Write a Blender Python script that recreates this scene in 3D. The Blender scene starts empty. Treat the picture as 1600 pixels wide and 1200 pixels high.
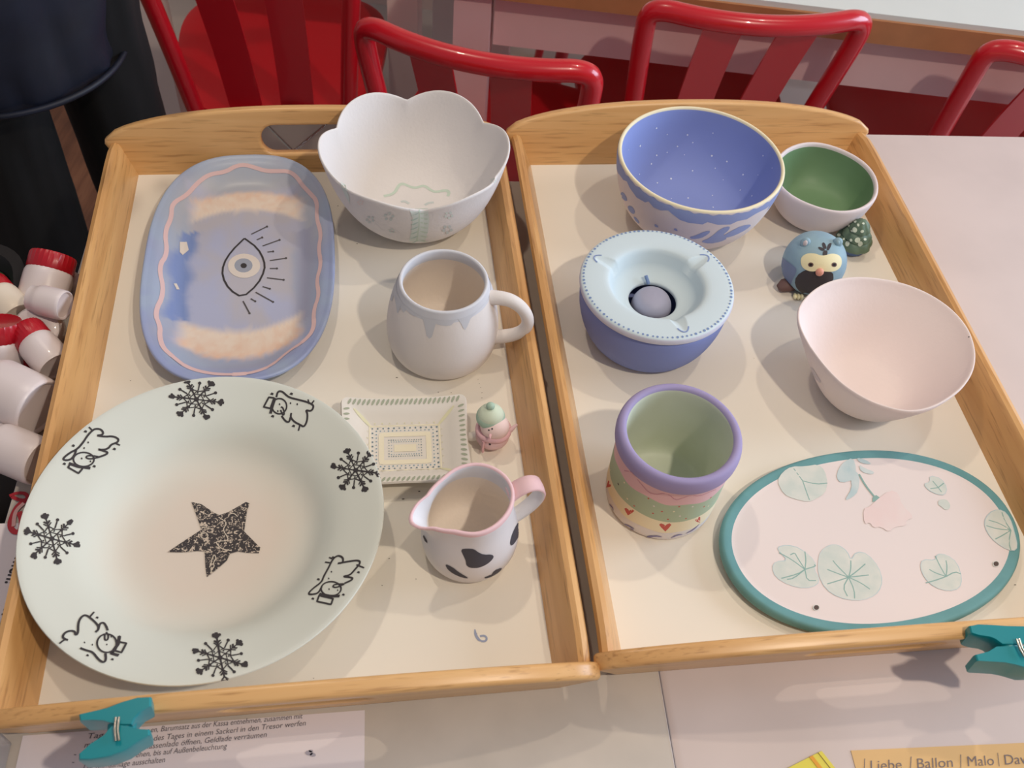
import bpy, bmesh, math, random
from math import sin, cos, pi, radians, sqrt, atan2, hypot
from mathutils import Vector, Matrix, geometry
from mathutils.bvhtree import BVHTree

random.seed(7)
SC = bpy.context.scene
COL = SC.collection

# ------------------------------------------------------------------ camera
CAM_H, FPX, PITCH, ROLL = 0.70, 1513.6, 0.8913, 0.116
_f = Vector((0, cos(PITCH), -sin(PITCH)))
_u = Vector((0, sin(PITCH), cos(PITCH)))
_x = Vector((1, 0, 0))
CX = _x*cos(ROLL) + _u*sin(ROLL)
CU = -_x*sin(ROLL) + _u*cos(ROLL)
CAM = Vector((0, 0, CAM_H))
cd = bpy.data.cameras.new('camera')
cam = bpy.data.objects.new('camera', cd)
COL.objects.link(cam)
mw = Matrix((CX, CU, -_f)).transposed().to_4x4()
mw.translation = CAM
cam.matrix_world = mw
cd.sensor_width = 36.0
cd.lens = FPX/1600*36.0
cd.clip_start = 0.01
cd.dof.use_dof = True
cd.dof.focus_distance = 0.88
cd.dof.aperture_fstop = 12.0
SC.camera = cam

# ------------------------------------------------------------------ world, lights, exposure
FLOOR_Z = -0.76
w = bpy.data.worlds.new('world')
SC.world = w
w.use_nodes = True
w.node_tree.nodes['Background'].inputs[0].default_value = (0.92, 0.90, 1.0, 1)
w.node_tree.nodes['Background'].inputs[1].default_value = 0.26


def lamp(name, loc, power, col, radius=0.05, kind='POINT', size=None, target=None, sy=None):
    l = bpy.data.lights.new(name, kind)
    l.energy = power
    l.color = col
    if kind == 'POINT':
        l.shadow_soft_size = radius
    if kind == 'AREA':
        l.shape = 'RECTANGLE'
        l.size = size
        l.size_y = sy or size
    o = bpy.data.objects.new(name, l)
    COL.objects.link(o)
    o.location = loc
    if target is not None:
        o.rotation_euler = (Vector(target)-Vector(loc)).to_track_quat('-Z', 'Y').to_euler()
    return o


lamp('ceiling_spot_front', (0.80, -0.15, 1.70), 52, (1.0, 0.86, 0.70), 0.035)
lamp('ceiling_spot_back_right', (0.80, 1.15, 1.85), 22, (1.0, 0.86, 0.69), 0.035)
lamp('ceiling_spot_back_left', (-0.55, 1.15, 1.85), 24, (1.0, 0.86, 0.69), 0.035)
lamp('window_daylight', (3.2, 1.2, 1.0), 84, (0.66, 0.80, 1.0), kind='AREA', size=1.8, sy=1.5, target=(0.2, 0.6, 0.0))
SC.view_settings.view_transform = 'Standard'
SC.view_settings.look = 'None'
SC.view_settings.gamma = 1
SC.view_settings.use_curve_mapping = False
SC.view_settings.exposure = 0.0


# ------------------------------------------------------------------ helpers: colour and materials
def lin(c):
    out = []
    for v in c:
        v = v/255.0
        out.append(v/12.92 if v <= 0.04045 else ((v+0.055)/1.055)**2.4)
    return (*out, 1)


MATS = {}


def mat(name, col, rough=0.75, var=0.0, vscale=20, bump=0.0, bscale=200, metal=0.0, spec=0.5, coat=0.0, trans=0.0, col2=None):
    if name in MATS:
        return MATS[name]
    m = bpy.data.materials.new(name)
    m.use_nodes = True
    nt = m.node_tree
    b = nt.nodes['Principled BSDF']
    b.inputs['Base Color'].default_value = lin(col)
    b.inputs['Roughness'].default_value = rough
    b.inputs['Metallic'].default_value = metal
    b.inputs['Specular IOR Level'].default_value = spec
    b.inputs['Coat Weight'].default_value = coat
    b.inputs['Transmission Weight'].default_value = trans
    tc = nt.nodes.new('ShaderNodeTexCoord')
    if var > 0 or col2:
        n = nt.nodes.new('ShaderNodeTexNoise')
        n.inputs['Scale'].default_value = vscale
        n.inputs['Detail'].default_value = 4
        nt.links.new(tc.outputs['Object'], n.inputs['Vector'])
        r = nt.nodes.new('ShaderNodeValToRGB')
        c2 = lin(col2) if col2 else tuple(v*(1-var) for v in lin(col)[:3]) + (1,)
        r.color_ramp.elements[0].position = 0.35
        r.color_ramp.elements[1].position = 0.65
        r.color_ramp.elements[0].color = c2
        r.color_ramp.elements[1].color = lin(col)
        nt.links.new(n.outputs['Fac'], r.inputs['Fac'])
        nt.links.new(r.outputs['Color'], b.inputs['Base Color'])
    if bump > 0:
        n2 = nt.nodes.new('ShaderNodeTexNoise')
        n2.inputs['Scale'].default_value = bscale
        n2.inputs['Detail'].default_value = 3
        nt.links.new(tc.outputs['Object'], n2.inputs['Vector'])
        bp = nt.nodes.new('ShaderNodeBump')
        bp.inputs['Strength'].default_value = bump
        bp.inputs['Distance'].default_value = 0.002
        nt.links.new(n2.outputs['Fac'], bp.inputs['Height'])
        nt.links.new(bp.outputs['Normal'], b.inputs['Normal'])
    MATS[name] = m
    return m


def wood(name, axis, a, b_, c_, rough=0.38, coat=0.25, dist=1.0):
    m = bpy.data.materials.new(name)
    m.use_nodes = True
    nt = m.node_tree
    b = nt.nodes['Principled BSDF']
    b.inputs['Roughness'].default_value = rough
    b.inputs['Coat Weight'].default_value = coat
    b.inputs['Coat Roughness'].default_value = 0.3
    tc = nt.nodes.new('ShaderNodeTexCoord')
    mp = nt.nodes.new('ShaderNodeMapping')
    sc = [26, 26, 26]
    sc[axis] = 1.6
    mp.inputs['Scale'].default_value = sc
    nt.links.new(tc.outputs['Object'], mp.inputs['Vector'])
    n = nt.nodes.new('ShaderNodeTexNoise')
    n.inputs['Scale'].default_value = 2.2
    n.inputs['Detail'].default_value = 6
    n.inputs['Distortion'].default_value = dist
    nt.links.new(mp.outputs['Vector'], n.inputs['Vector'])
    r = nt.nodes.new('ShaderNodeValToRGB')
    r.color_ramp.elements[0].position = 0.3
    r.color_ramp.elements[0].color = lin(a)
    r.color_ramp.elements[1].position = 0.72
    r.color_ramp.elements[1].color = lin(c_)
    e = r.color_ramp.elements.new(0.5)
    e.color = lin(b_)
    nt.links.new(n.outputs['Fac'], r.inputs['Fac'])
    # short dark grain flecks
    mp2 = nt.nodes.new('ShaderNodeMapping')
    sc2 = [420, 420, 420]
    sc2[axis] = 22
    mp2.inputs['Scale'].default_value = sc2
    nt.links.new(tc.outputs['Object'], mp2.inputs['Vector'])
    n2 = nt.nodes.new('ShaderNodeTexNoise')
    n2.inputs['Scale'].default_value = 1.0
    n2.inputs['Detail'].default_value = 2
    nt.links.new(mp2.outputs['Vector'], n2.inputs['Vector'])
    r2 = nt.nodes.new('ShaderNodeValToRGB')
    r2.color_ramp.elements[0].position = 0.26
    r2.color_ramp.elements[0].color = (0.62, 0.55, 0.48, 1)
    r2.color_ramp.elements[1].position = 0.44
    r2.color_ramp.elements[1].color = (1, 1, 1, 1)
    nt.links.new(n2.outputs['Fac'], r2.inputs['Fac'])
    mx = nt.nodes.new('ShaderNodeMix')
    mx.data_type = 'RGBA'
    mx.blend_type = 'MULTIPLY'
    mx.inputs[0].default_value = 0.8
    nt.links.new(r.outputs['Color'], mx.inputs[6])
    nt.links.new(r2.outputs['Color'], mx.inputs[7])
    nt.links.new(mx.outputs[2], b.inputs['Base Color'])
    bp = nt.nodes.new('ShaderNodeBump')
    bp.inputs['Strength'].default_value = 0.08
    bp.inputs['Distance'].default_value = 0.001
    nt.links.new(n2.outputs['Fac'], bp.inputs['Height'])
    nt.links.new(bp.outputs['Normal'], b.inputs['Normal'])
    MATS[name] = m
    return m


def attr_mat(name, rough=0.7, bump=0.05):
    """paint colours stored per vertex in the mesh attribute 'paint'"""
    m = bpy.data.materials.new(name)
    m.use_nodes = True
    nt = m.node_tree
    b = nt.nodes['Principled BSDF']
    b.inputs['Roughness'].default_value = rough
    a = nt.nodes.new('ShaderNodeAttribute')
    a.attribute_name = 'paint'
    nt.links.new(a.outputs['Color'], b.inputs['Base Color'])
    tc = nt.nodes.new('ShaderNodeTexCoord')
    n = nt.nodes.new('ShaderNodeTexNoise')
    n.inputs['Scale'].default_value = 260
    nt.links.new(tc.outputs['Object'], n.inputs['Vector'])
    bp = nt.nodes.new('ShaderNodeBump')
    bp.inputs['Strength'].default_value = bump
    bp.inputs['Distance'].default_value = 0.002
    nt.links.new(n.outputs['Fac'], bp.inputs['Height'])
    nt.links.new(bp.outputs['Normal'], b.inputs['Normal'])
    MATS[name] = m
    return m


# ------------------------------------------------------------------ helpers: pixels and points
def pxdir(px):
    return (CX*((px[0]-800)/FPX) - CU*((px[1]-600)/FPX) + _f).normalized()


def P(x, y, z=0.0):
    d = pxdir((x, y))
    t = (z-CAM_H)/d.z
    return CAM + d*t


def zoompts(pts, s, ox, oy):
    return [(x/s+ox, y/s+oy) for x, y in pts]


# ------------------------------------------------------------------ mesh builder
class MB:
    def __init__(self):
        self.v, self.f, self.m, self.mats = [], [], [], []

    def mi(self, name):
        if name not in self.mats:
            self.mats.append(name)
        return self.mats.index(name)

    def add(self, verts, faces, m):
        o = len(self.v)
        self.v += [Vector(p) for p in verts]
        i = self.mi(m) if isinstance(m, str) else None
        for k, f in enumerate(faces):
            self.f.append(tuple(o+a for a in f))
            self.m.append(i if i is not None else self.mi(m[k]))

    def grid(self, rows, m, closed=True, flip=False):
        """rows: list of equal-length point lists; m one material or one per strip"""
        n = len(rows[0])
        vs = [p for r in rows for p in r]
        fs, ms = [], []
        for i in range(len(rows)-1):
            for j in range(n if closed else n-1):
                k = (j+1) % n
                q = (i*n+j, i*n+k, (i+1)*n+k, (i+1)*n+j)
                fs.append(q[::-1] if flip else q)
                ms.append(m if isinstance(m, str) else m[i])
        self.add(vs, fs, ms)

    def lathe(self, prof, m, n=72, c=(0, 0, 0), rad=None):
        """prof: (r, z) from the outside bottom centre over the rim to the inside bottom centre"""
        rows = []
        for i, (r, z) in enumerate(prof):
            row = []
            for j in range(n):
                t = 2*pi*j/n
                rr, zz = (r, z) if rad is None else rad(t, r, z, i)
                row.append(Vector((c[0]+rr*cos(t), c[1]+rr*sin(t), c[2]+zz)))
            rows.append(row)
        self.grid(rows, m)

    def box(self, c, s, m, rot=None):
        vs = []
        for dx in (-.5, .5):
            for dy in (-.5, .5):
                for dz in (-.5, .5):
                    p = Vector((dx*s[0], dy*s[1], dz*s[2]))
                    if rot:
                        p = rot @ p
                    vs.append(Vector(c)+p)
        self.add(vs, [(0, 1, 3, 2), (4, 6, 7, 5), (0, 4, 5, 1), (2, 3, 7, 6), (0, 2, 6, 4), (1, 5, 7, 3)], m)

    def tube(self, pts, rad, m, n=12, caps=True, flat=1.0, updir=None):
        pts = [Vector(p) for p in pts]
        N = len(pts)
        rad = rad if isinstance(rad, (list, tuple)) else [rad]*N
        rows = []
        prev = None
        for i, p in enumerate(pts):
            t = (pts[min(i+1, N-1)]-pts[max(i-1, 0)]).normalized()
            if prev is None:
                a = Vector(updir) if updir else (Vector((0, 0, 1)) if abs(t.z) < 0.9 else Vector((1, 0, 0)))
                s = t.cross(a).normalized()
            else:
                s = (prev - t*prev.dot(t)).normalized()
            prev = s
            u = s.cross(t).normalized()
            rows.append([p + s*cos(2*pi*j/n)*rad[i] + u*sin(2*pi*j/n)*rad[i]*flat for j in range(n)])
        if caps:
            rows = [[pts[0]]*n] + rows + [[pts[-1]]*n]
        self.grid(rows, m)

    def ellipsoid(self, c, r, m, n=24, k=14, rot=None):
        rows = []
        for i in range(k+1):
            ph = -pi/2+pi*i/k
            row = []
            for j in range(n):
                t = 2*pi*j/n
                p = Vector((cos(ph)*cos(t)*r[0], cos(ph)*sin(t)*r[1], sin(ph)*r[2]))
                if rot:
                    p = rot @ p
                row.append(Vector(c)+p)
            rows.append(row)
        self.grid(rows, m)

    def bvh(self):
        return BVHTree.FromPolygons(self.v, [list(f) for f in self.f])

    def build(self, name, parent=None, loc=None, smooth=True, merge=True, rot=None, angle=50, sub=0, paint=None):
        me = bpy.data.meshes.new(name)
        me.from_pydata([tuple(p) for p in self.v], [], self.f)
        for k in self.mats:
            me.materials.append(MATS[k])
        me.polygons.foreach_set('material_index', self.m)
        if paint:
            a = me.color_attributes.new('paint', 'FLOAT_COLOR', 'POINT')
            flat = []
            for p in self.v:
                flat += list(paint(p))
            a.data.foreach_set('color', flat)
        if merge:
            bm = bmesh.new()
            bm.from_mesh(me)
            bmesh.ops.remove_doubles(bm, verts=bm.verts, dist=1e-6)
            bmesh.ops.dissolve_degenerate(bm, edges=bm.edges, dist=1e-7)
            bm.to_mesh(me)
            bm.free()
        if smooth:
            me.polygons.foreach_set('use_smooth', [True]*len(me.polygons))
            try:
                me.set_sharp_from_angle(angle=radians(angle))
            except Exception:
                pass
        o = bpy.data.objects.new(name, me)
        COL.objects.link(o)
        if loc is not None:
            o.location = loc
        if rot is not None:
            o.rotation_euler = rot
        if parent:
            o.parent = parent
        if sub:
            md = o.modifiers.new('sub', 'SUBSURF')
            md.levels = md.render_levels = sub
        return o


def tag(o, label=None, cat=None, group=None, kind=None):
    if label:
        o['label'] = label
    if cat:
        o['category'] = cat
    if group:
        o['group'] = group
    if kind:
        o['kind'] = kind
    return o


def thing(name, loc, label, cat, group=None, rz=0.0):
    o = bpy.data.objects.new(name, None)
    o.empty_display_size = 0.02
    COL.objects.link(o)
    o.location = loc
    o.rotation_euler = (0, 0, rz)
    return tag(o, label, cat, group)


def chaikin(pts, it=2, closed=False):
    for _ in range(it):
        q = []
        n = len(pts)
        rng = range(n if closed else n-1)
        if not closed:
            q.append(pts[0])
        for i in rng:
            a, b = pts[i], pts[(i+1) % n]
            q.append(tuple(a[k]*.75+b[k]*.25 for k in range(len(a))))
            q.append(tuple(a[k]*.25+b[k]*.75 for k in range(len(a))))
        if not closed:
            q.append(pts[-1])
        pts = q
    return pts


def dense(pts, step, closed=False):
    out = []
    n = len(pts)
    for i in range(n if closed else n-1):
        a, b = pts[i], pts[(i+1) % n]
        L = max(1, int(math.ceil(sqrt(sum((a[k]-b[k])**2 for k in range(len(a))))/step)))
        for s in range(L):
            out.append(tuple(a[k]+(b[k]-a[k])*s/L for k in range(len(a))))
    if not closed:
        out.append(pts[-1])
    return out


class Painter:
    """lays painted strokes and patches exactly onto the surface of a mesh builder (object at world offset c)"""
    def __init__(self, mb, c=(0, 0, 0), eps=0.00025):
        self.mb, self.c, self.t, self.eps = mb, Vector(c), mb.bvh(), eps
        self.layer = 0

    def px(self, p):
        l, n, i, d = self.t.ray_cast(CAM-self.c, pxdir(p))
        if l is None:
            return None
        if n.dot(pxdir(p)) > 0:
            n = -n
        return l, n

    def down(self, p):
        l, n, i, d = self.t.ray_cast(Vector((p[0], p[1], 1.0)), Vector((0, 0, -1)))
        if l is None:
            return None
        if n.z < 0:
            n = -n
        return l, n

    def side(self, p):
        t, z = p
        o = Vector((cos(t), sin(t), 0))*0.5 + Vector((0, 0, z))
        l, n, i, d = self.t.ray_cast(o, -Vector((cos(t), sin(t), 0)))
        if l is None:
            return None
        if n.dot(Vector((cos(t), sin(t), 0))) < 0:
            n = -n
        return l, n

    def e(self):
        self.layer += 1
        return self.eps + 0.000004*(self.layer % 60)

    def line(self, pts, w, m, f=None, step=1.5, closed=False, smooth=0, taper=False):
        f = f or self.px
        if smooth:
            pts = chaikin(pts, smooth, closed)
        hs = [f(p) for p in dense(pts, step, closed)]
        hs = [h for h in hs if h]
        if len(hs) < 2:
            return
        if closed:
            hs.append(hs[0])
        e = self.e()
        N = len(hs)
        L, R_ = [], []
        for i, (l, n) in enumerate(hs):
            a, b = hs[max(i-1, 0)][0], hs[min(i+1, N-1)][0]
            if closed and i in (0, N-1):
                a, b = hs[-2][0], hs[1][0]
            t = (b-a)
            if t.length < 1e-9:
                t = Vector((1, 0, 0))
            s = n.cross(t.normalized()).normalized()
            ww = w/2
            if taper:
                ww *= max(0.12, sin(pi*(i+0.5)/N)**0.6)
            L.append(l+n*e+s*ww)
            R_.append(l+n*e-s*ww)
        self.mb.grid([L, R_], m, closed=False)

    def blob(self, poly, m, f=None, smooth=0, rings=None, step=3.0):
        f = f or self.px
        if smooth:
            poly = chaikin(poly, smooth, True)
        poly = dense(poly, step, True)
        cx = sum(p[0] for p in poly)/len(poly)
        cy = sum(p[1] for p in poly)/len(poly)
        R = max(hypot(p[0]-cx, p[1]-cy) for p in poly)
        rings = rings or max(1, int(R/step/1.5))
        e = self.e()
        c0 = f((cx, cy))
        if not c0:
            return
        rows = []
        last = [c0]*len(poly)
        rows.append([c0[0]+c0[1]*e]*len(poly))
        for k in range(1, rings+1):
            s = k/rings
            row = []
            for i, p in enumerate(poly):
                h = f((cx+(p[0]-cx)*s, cy+(p[1]-cy)*s)) or last[i]
                last[i] = h
                row.append(h[0]+h[1]*e)
            rows.append(row)
        self.mb.grid(rows, m)

    def dot(self, p, r, m, f=None, n=8, ry=None, rot=0):
        """small flat dot of metric radius r"""
        f = f or self.px
        h = f(p)
        if not h:
            return
        l, nn = h
        t = nn.cross(Vector((0.3, 1, 0.2))).normalized()
        b = nn.cross(t)
        e = self.e()
        ry = ry or r
        vs = []
        for j in range(n):
            a = 2*pi*j/n
            x, y = cos(a)*r, sin(a)*ry
            x, y = x*cos(rot)-y*sin(rot), x*sin(rot)+y*cos(rot)
            vs.append(l+nn*e+t*x+b*y)
        self.mb.add(vs, [tuple(range(n))], m)

    def band(self, ths, zlo, zhi, m, k=6):
        e = self.e()
        rows = []
        last = None
        for q in range(k+1):
            row = []
            for i, t in enumerate(ths):
                a, b = zlo(i, t), zhi(i, t)
                h = self.side((t, a+(b-a)*q/k))
                if not h:
                    h = last[i] if last else (Vector((0, 0, 0)), Vector((0, 0, 1)))
                row.append(h)
            last = row
            rows.append([h[0]+h[1]*e for h in row])
        self.mb.grid(rows, m, closed=False)


def text_mesh(body, shear=0.0, bold=0.0):
    cu = bpy.data.curves.new('txt', 'FONT')
    cu.body = body
    cu.shear = shear
    cu.offset = bold
    cu.resolution_u = 3
    o = bpy.data.objects.new('txt', cu)
    COL.objects.link(o)
    dg = bpy.context.evaluated_depsgraph_get()
    me = bpy.data.meshes.new_from_object(o.evaluated_get(dg))
    vs = [v.co.copy() for v in me.vertices]
    fs = [tuple(p.vertices) for p in me.polygons]
    bpy.data.objects.remove(o)
    bpy.data.curves.remove(cu)
    bpy.data.meshes.remove(me)
    return vs, fs


def put_text(mb, body, a, b, size, m, z, shear=0.0, bold=0.0, origin=(0, 0, 0)):
    """text on a horizontal surface from world point a to b"""
    vs, fs = text_mesh(body, shear, bold)
    if not vs:
        return
    x0 = min(v.x for v in vs)
    x1 = max(v.x for v in vs)
    d = Vector((b[0]-a[0], b[1]-a[1], 0))
    n = Vector((-d.y, d.x, 0)).normalized()
    out = []
    for v in vs:
        p = Vector((a[0], a[1], 0)) + d*((v.x-x0)/(x1-x0)) + n*v.y*size
        p.z = z
        out.append(p-Vector(origin))
    mb.add(out, fs, m)


def ellipse(cx, cy, a, b, n=20, rot=0):
    return [(cx+a*cos(2*pi*i/n)*cos(rot)-b*sin(2*pi*i/n)*sin(rot), cy+a*cos(2*pi*i/n)*sin(rot)+b*sin(2*pi*i/n)*cos(rot)) for i in range(n)]


# ------------------------------------------------------------------ materials
mat('table_white', (214, 200, 196), 0.55, var=0.07, vscale=9)
mat('table_greige', (200, 190, 178), 0.55, var=0.12, vscale=14)
mat('leg_grey', (176, 168, 166), 0.5)
mat('table_edge', (196, 190, 192), 0.5)
mat('tray_base', (236, 229, 215), 0.5, var=0.03, vscale=6)
wood('tray_wood_x', 0, (208, 157, 98), (221, 172, 111), (228, 183, 124))
wood('tray_wood_y', 1, (200, 148, 90), (213, 163, 103), (222, 175, 115))
mat('bisque', (226, 222, 220), 0.85, bump=0.15, bscale=300)
mat('bisque_warm', (240, 229, 216), 0.85, bump=0.15, bscale=300)
mat('bisque_pink', (232, 216, 212), 0.85, bump=0.15, bscale=300)
mat('ink', (58, 54, 56), 0.8)
mat('ink_soft', (84, 80, 80), 0.8)
mat('red_paint', (196, 18, 34), 0.28, coat=0.5)
mat('red_seat', (190, 14, 28), 0.4)
mat('teal_plastic', (0, 132, 140), 0.35, coat=0.2)
mat('steel', (190, 185, 170), 0.25, metal=1.0)
mat('paper', (228, 220, 224), 0.8)
mat('print_ink', (84, 80, 90), 0.8)
mat('crumb', (96, 84, 74), 0.9)

# ------------------------------------------------------------------ setting
TOP = -0.012
m = MB()
m.box((1.0, 1.0, FLOOR_Z-0.02), (9, 9, 0.04), 'floor_grey') if mat('floor_grey', (208, 198, 188), 0.6, col2=(176, 166, 156), vscale=2.5) else 0
tag(m.build('floor', smooth=False), kind='structure')
wood('brown_boards', 1, (104, 66, 46), (122, 80, 56), (140, 96, 70), rough=0.5)
m = MB()
m.box((-1.55, 0.9, FLOOR_Z+0.001), (1.3, 2.3, 0.006), 'brown_boards')
tag(m.build('floor', smooth=False), kind='structure')
mat('wall_pink', (222, 198, 186), 0.8, var=0.05, vscale=3)
m = MB()
m.box((1.0, 2.5, 0.45), (9, 0.06, 2.46), 'wall_pink')
tag(m.build('wall_back', smooth=False), kind='structure')

# ------------------------------------------------------------------ work table
TA = math.atan(0.163)
ex, ey = Vector((cos(TA), sin(TA), 0)), Vector((-sin(TA), cos(TA), 0))

def round_slab(c0, ux, uy, w_, d_, r, z0, z1, mt, me_, org):
    out = []
    for (cx, cy, a0) in ((r, -d_+r, pi), (w_-r, -d_+r, 1.5*pi), (w_-r, -r, 0), (r, -r, .5*pi)):
        for k in range(9):
            a = a0+k/8*pi/2
            out.append(c0 + ux*(cx+r*cos(a)) + uy*(cy+r*sin(a)))
    mb = MB()
    e = 0.0012
    cen = c0+ux*w_/2-uy*d_/2

    def ring(z, inset):
        rr = []
        for p in out:
            d = (cen-p).normalized()*inset
            q = p+d-Vector(org)
            q.z = z-org[2]
            rr.append(q)
        return rr
    rows = [ring(z0, 0.0), ring(z1-e, 0.0), ring(z1-e*.3, e*.3), ring(z1, e)]
    mb.grid(rows, me_)
    top = rows[-1]
    mb.add(top, [tuple(range(len(top)))], mt)
    mb.add(rows[0], [tuple(range(len(top)))[::-1]], me_)
    return mb


SEAM = P(1036, 1085, TOP)
SEAM.z = 0
cornerL = Vector((-0.4660, 0.7980, 0))
seamu = (SEAM-cornerL).dot(ex)
farR = Vector((0.3936, 1.0365, 0))
cornerR = SEAM + ey*((farR-SEAM).dot(ey))
for (cn, wd, mt_, lb) in ((cornerL, seamu-0.0001, 'table_greige', 'grey-beige worktable under the left tray and the printed sheet'),
                          (cornerR+ex*0.0001, 1.0, 'table_white', 'pinkish white worktable with the bare area right of the trays')):
    org = cn+ex*wd/2-ey*0.4
    org.z = FLOOR_Z
    work = thing('work_table', org, lb, 'table', rz=0)
    mb = round_slab(cn, ex, ey, wd, 0.85, 0.035 if mt_ == 'table_greige' else 0.008, TOP-0.028, TOP, mt_, 'table_edge', org)
    mb.build('tabletop', work, angle=30)
    for (a, b) in ((0.07, -0.08), (wd-0.07, -0.08), (0.07, -0.77), (wd-0.07, -0.77)):
        p = cn+ex*a+ey*b - org
        m = MB()
        m.box((p.x, p.y, (-0.04-FLOOR_Z)/2), (0.05, 0.05, (-0.04-FLOOR_Z)), 'leg_grey')
        m.build('leg', work, smooth=False)

# ------------------------------------------------------------------ trays
TW, TL_ = 0.1845, 0.2927          # half inner width and half inner length of the tray floor


def arch(x):
    a = abs(x)/0.2135
    return 0.037 + 0.032*sqrt(max(0.0, 1-a**2.3))**1.25 if a < 1 else 0.037


def build_tray(x, y, a, label, dirt):
    root = thing('wooden_tray', (x, y, TOP), label, 'tray', 'wooden serving trays with handle slots', a)
    dz = -TOP
    mb = MB()
    # floor panel with painted specks
    s = 0.003
    mb.box((0, 0, dz-0.005), (2*TW+0.012, 2*TL_+0.010, 0.010), 'tray_base')
    for (px_, py_, r_) in dirt:
        p = P(px_, py_, 0) - Vector((x, y, 0))
        q = Vector((p.x*cos(a)+p.y*sin(a), -p.x*sin(a)+p.y*cos(a), dz+0.0003))
        rr = random.uniform(0, pi)
        mb.add([q+Vector((cos(t+rr)*r_*1.6, sin(t+rr)*r_*.7, 0)) for t in [k*pi/3 for k in range(6)]], [(0, 1, 2, 3, 4, 5)], 'crumb')
    mb.build('base_panel', root, smooth=False)
    # side rails
    for sx in (-1, 1):
        sec = [(0.1845, -0.012), (0.1845, 0.0), (0.1962, 0.034), (0.1985, 0.0385), (0.2025, 0.0400), (0.2065, 0.0385), (0.2082, 0.0345), (0.2065, 0.028), (0.1955, -0.008), (0.194, -0.012)]
        rows = []
        N = 30
        for i in range(N+1):
            v = -1+2*i/N
            row = []
            for (px_, pz_) in sec:
                L = TL_+0.001+0.3*max(pz_, -0.002)
                yy = v*L
                edge = (L-abs(yy))
                dip = 0.0
                if edge < 0.035 and pz_ > 0.02:
                    dip = 0.006*(1-edge/0.035)**2
                row.append(Vector((sx*px_, yy, pz_-dip+dz)))
            rows.append(row)
        mb = MB()
        mb.grid(rows, 'tray_wood_y', flip=sx > 0)
        n = len(sec)
        mb.add(rows[0], [tuple(range(n))], 'tray_wood_y')
        mb.add(rows[-1], [tuple(range(n))[::-1]], 'tray_wood_y')
        mb.build('side_rail', root, angle=35)
    # end panels with handle slot, leaning outwards
    for sy in (-1, 1):
        cu = bpy.data.curves.new('end', 'CURVE')
        cu.dimensions = '2D'
        cu.fill_mode = 'BOTH'
        out = [(-0.192, -0.010), (-0.196, 0.0)]
        out += [(-0.2105, 0.028), (-0.2135, 0.033), (-0.2125, 0.0375)]
        K = 44
        for i in range(1, K):
            xx = -0.2115+0.423*i/K
            out.append((xx, arch(xx)))
        out += [(0.2125, 0.0375), (0.2135, 0.033), (0.2105, 0.028), (0.196, 0.0), (0.192, -0.010)]
        hole = []
        hz, hr, hl = 0.036, 0.0145, 0.052
        for k in range(13):
            t = pi/2-pi*k/12
            hole.append((hl-hr+hr*cos(t), hz+hr*sin(t)))
        for k in range(13):
            t = -pi/2-pi*k/12
            hole.append((-hl+hr+hr*cos(t), hz+hr*sin(t)))
        for pts in (out, hole):
            sp = cu.splines.new('POLY')
            sp.points.add(len(pts)-1)
            for q, (a_, b_) in zip(sp.points, pts):
                q.co = (a_, b_*1.044, 0, 1)
            sp.use_cyclic_u = True
        cu.extrude = 0.0030
        cu.bevel_depth = 0.0034
        cu.bevel_resolution = 3
        cu.offset = -0.0034
        co = bpy.data.objects.new('end', cu)
        COL.objects.link(co)
        dg = bpy.context.evaluated_depsgraph_get()
        me = bpy.data.meshes.new_from_object(co.evaluated_get(dg))
        bpy.data.objects.remove(co)
        lean = math.atan(0.3)
        ca, sa = cos(lean), sin(lean)
        for v in me.vertices:
            X, Z, Y = v.co.x, v.co.y, v.co.z
            Y += 0.0064
            yy = TL_ + Y*ca + Z*sa
            zz = Z*ca - Y*sa
            v.co = (X, sy*yy, max(zz+dz, 0.0))
        me.materials.clear()
        me.materials.append(MATS['tray_wood_x'])
        me.polygons.foreach_set('material_index', [0]*len(me.polygons))
        if sy < 0:
            bm = bmesh.new()
            bm.from_mesh(me)
            bmesh.ops.recalc_face_normals(bm, faces=bm.faces)
            bm.to_mesh(me)
            bm.free()
        o = bpy.data.objects.new('end_panel', me)
        COL.objects.link(o)
        o.parent = root
        me.polygons.foreach_set('use_smooth', [True]*len(me.polygons))
        try:
            me.set_sharp_from_angle(angle=radians(40))
        except Exception:
            pass
    return root


TRL = (-0.18494, 0.54404, 0.2053)
TRR = (0.23093, 0.63581, 0.1984)
dirtL = [(372, 415, .0005), (528, 322, .0006), (558, 381, .0006), (620, 590, .0007), (685, 613, .0005), (705, 614, .0004), (597, 915, .0004),
         (650, 905, .0004), (655, 768, .0007), (630, 780, .0008), (635, 695, .0003), (745, 990, .0003), (204, 595, .0004), (608, 873, .0005),
         (747, 593, .0003), (749, 600, .0003), (751, 606, .0003), (753, 614, .0004), (753, 622, .0004), (490, 1060, .0003)]
dirtR = [(1586, 914, .0006), (1400, 330, .0004), (1178, 560, .0003)]
tl = build_tray(*TRL, 'left wooden tray, holding the big stamped plate and the eye dish', dirtL)
tr = build_tray(*TRR, 'right wooden tray, holding the blue bowl and the oval plaque', dirtR)
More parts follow.
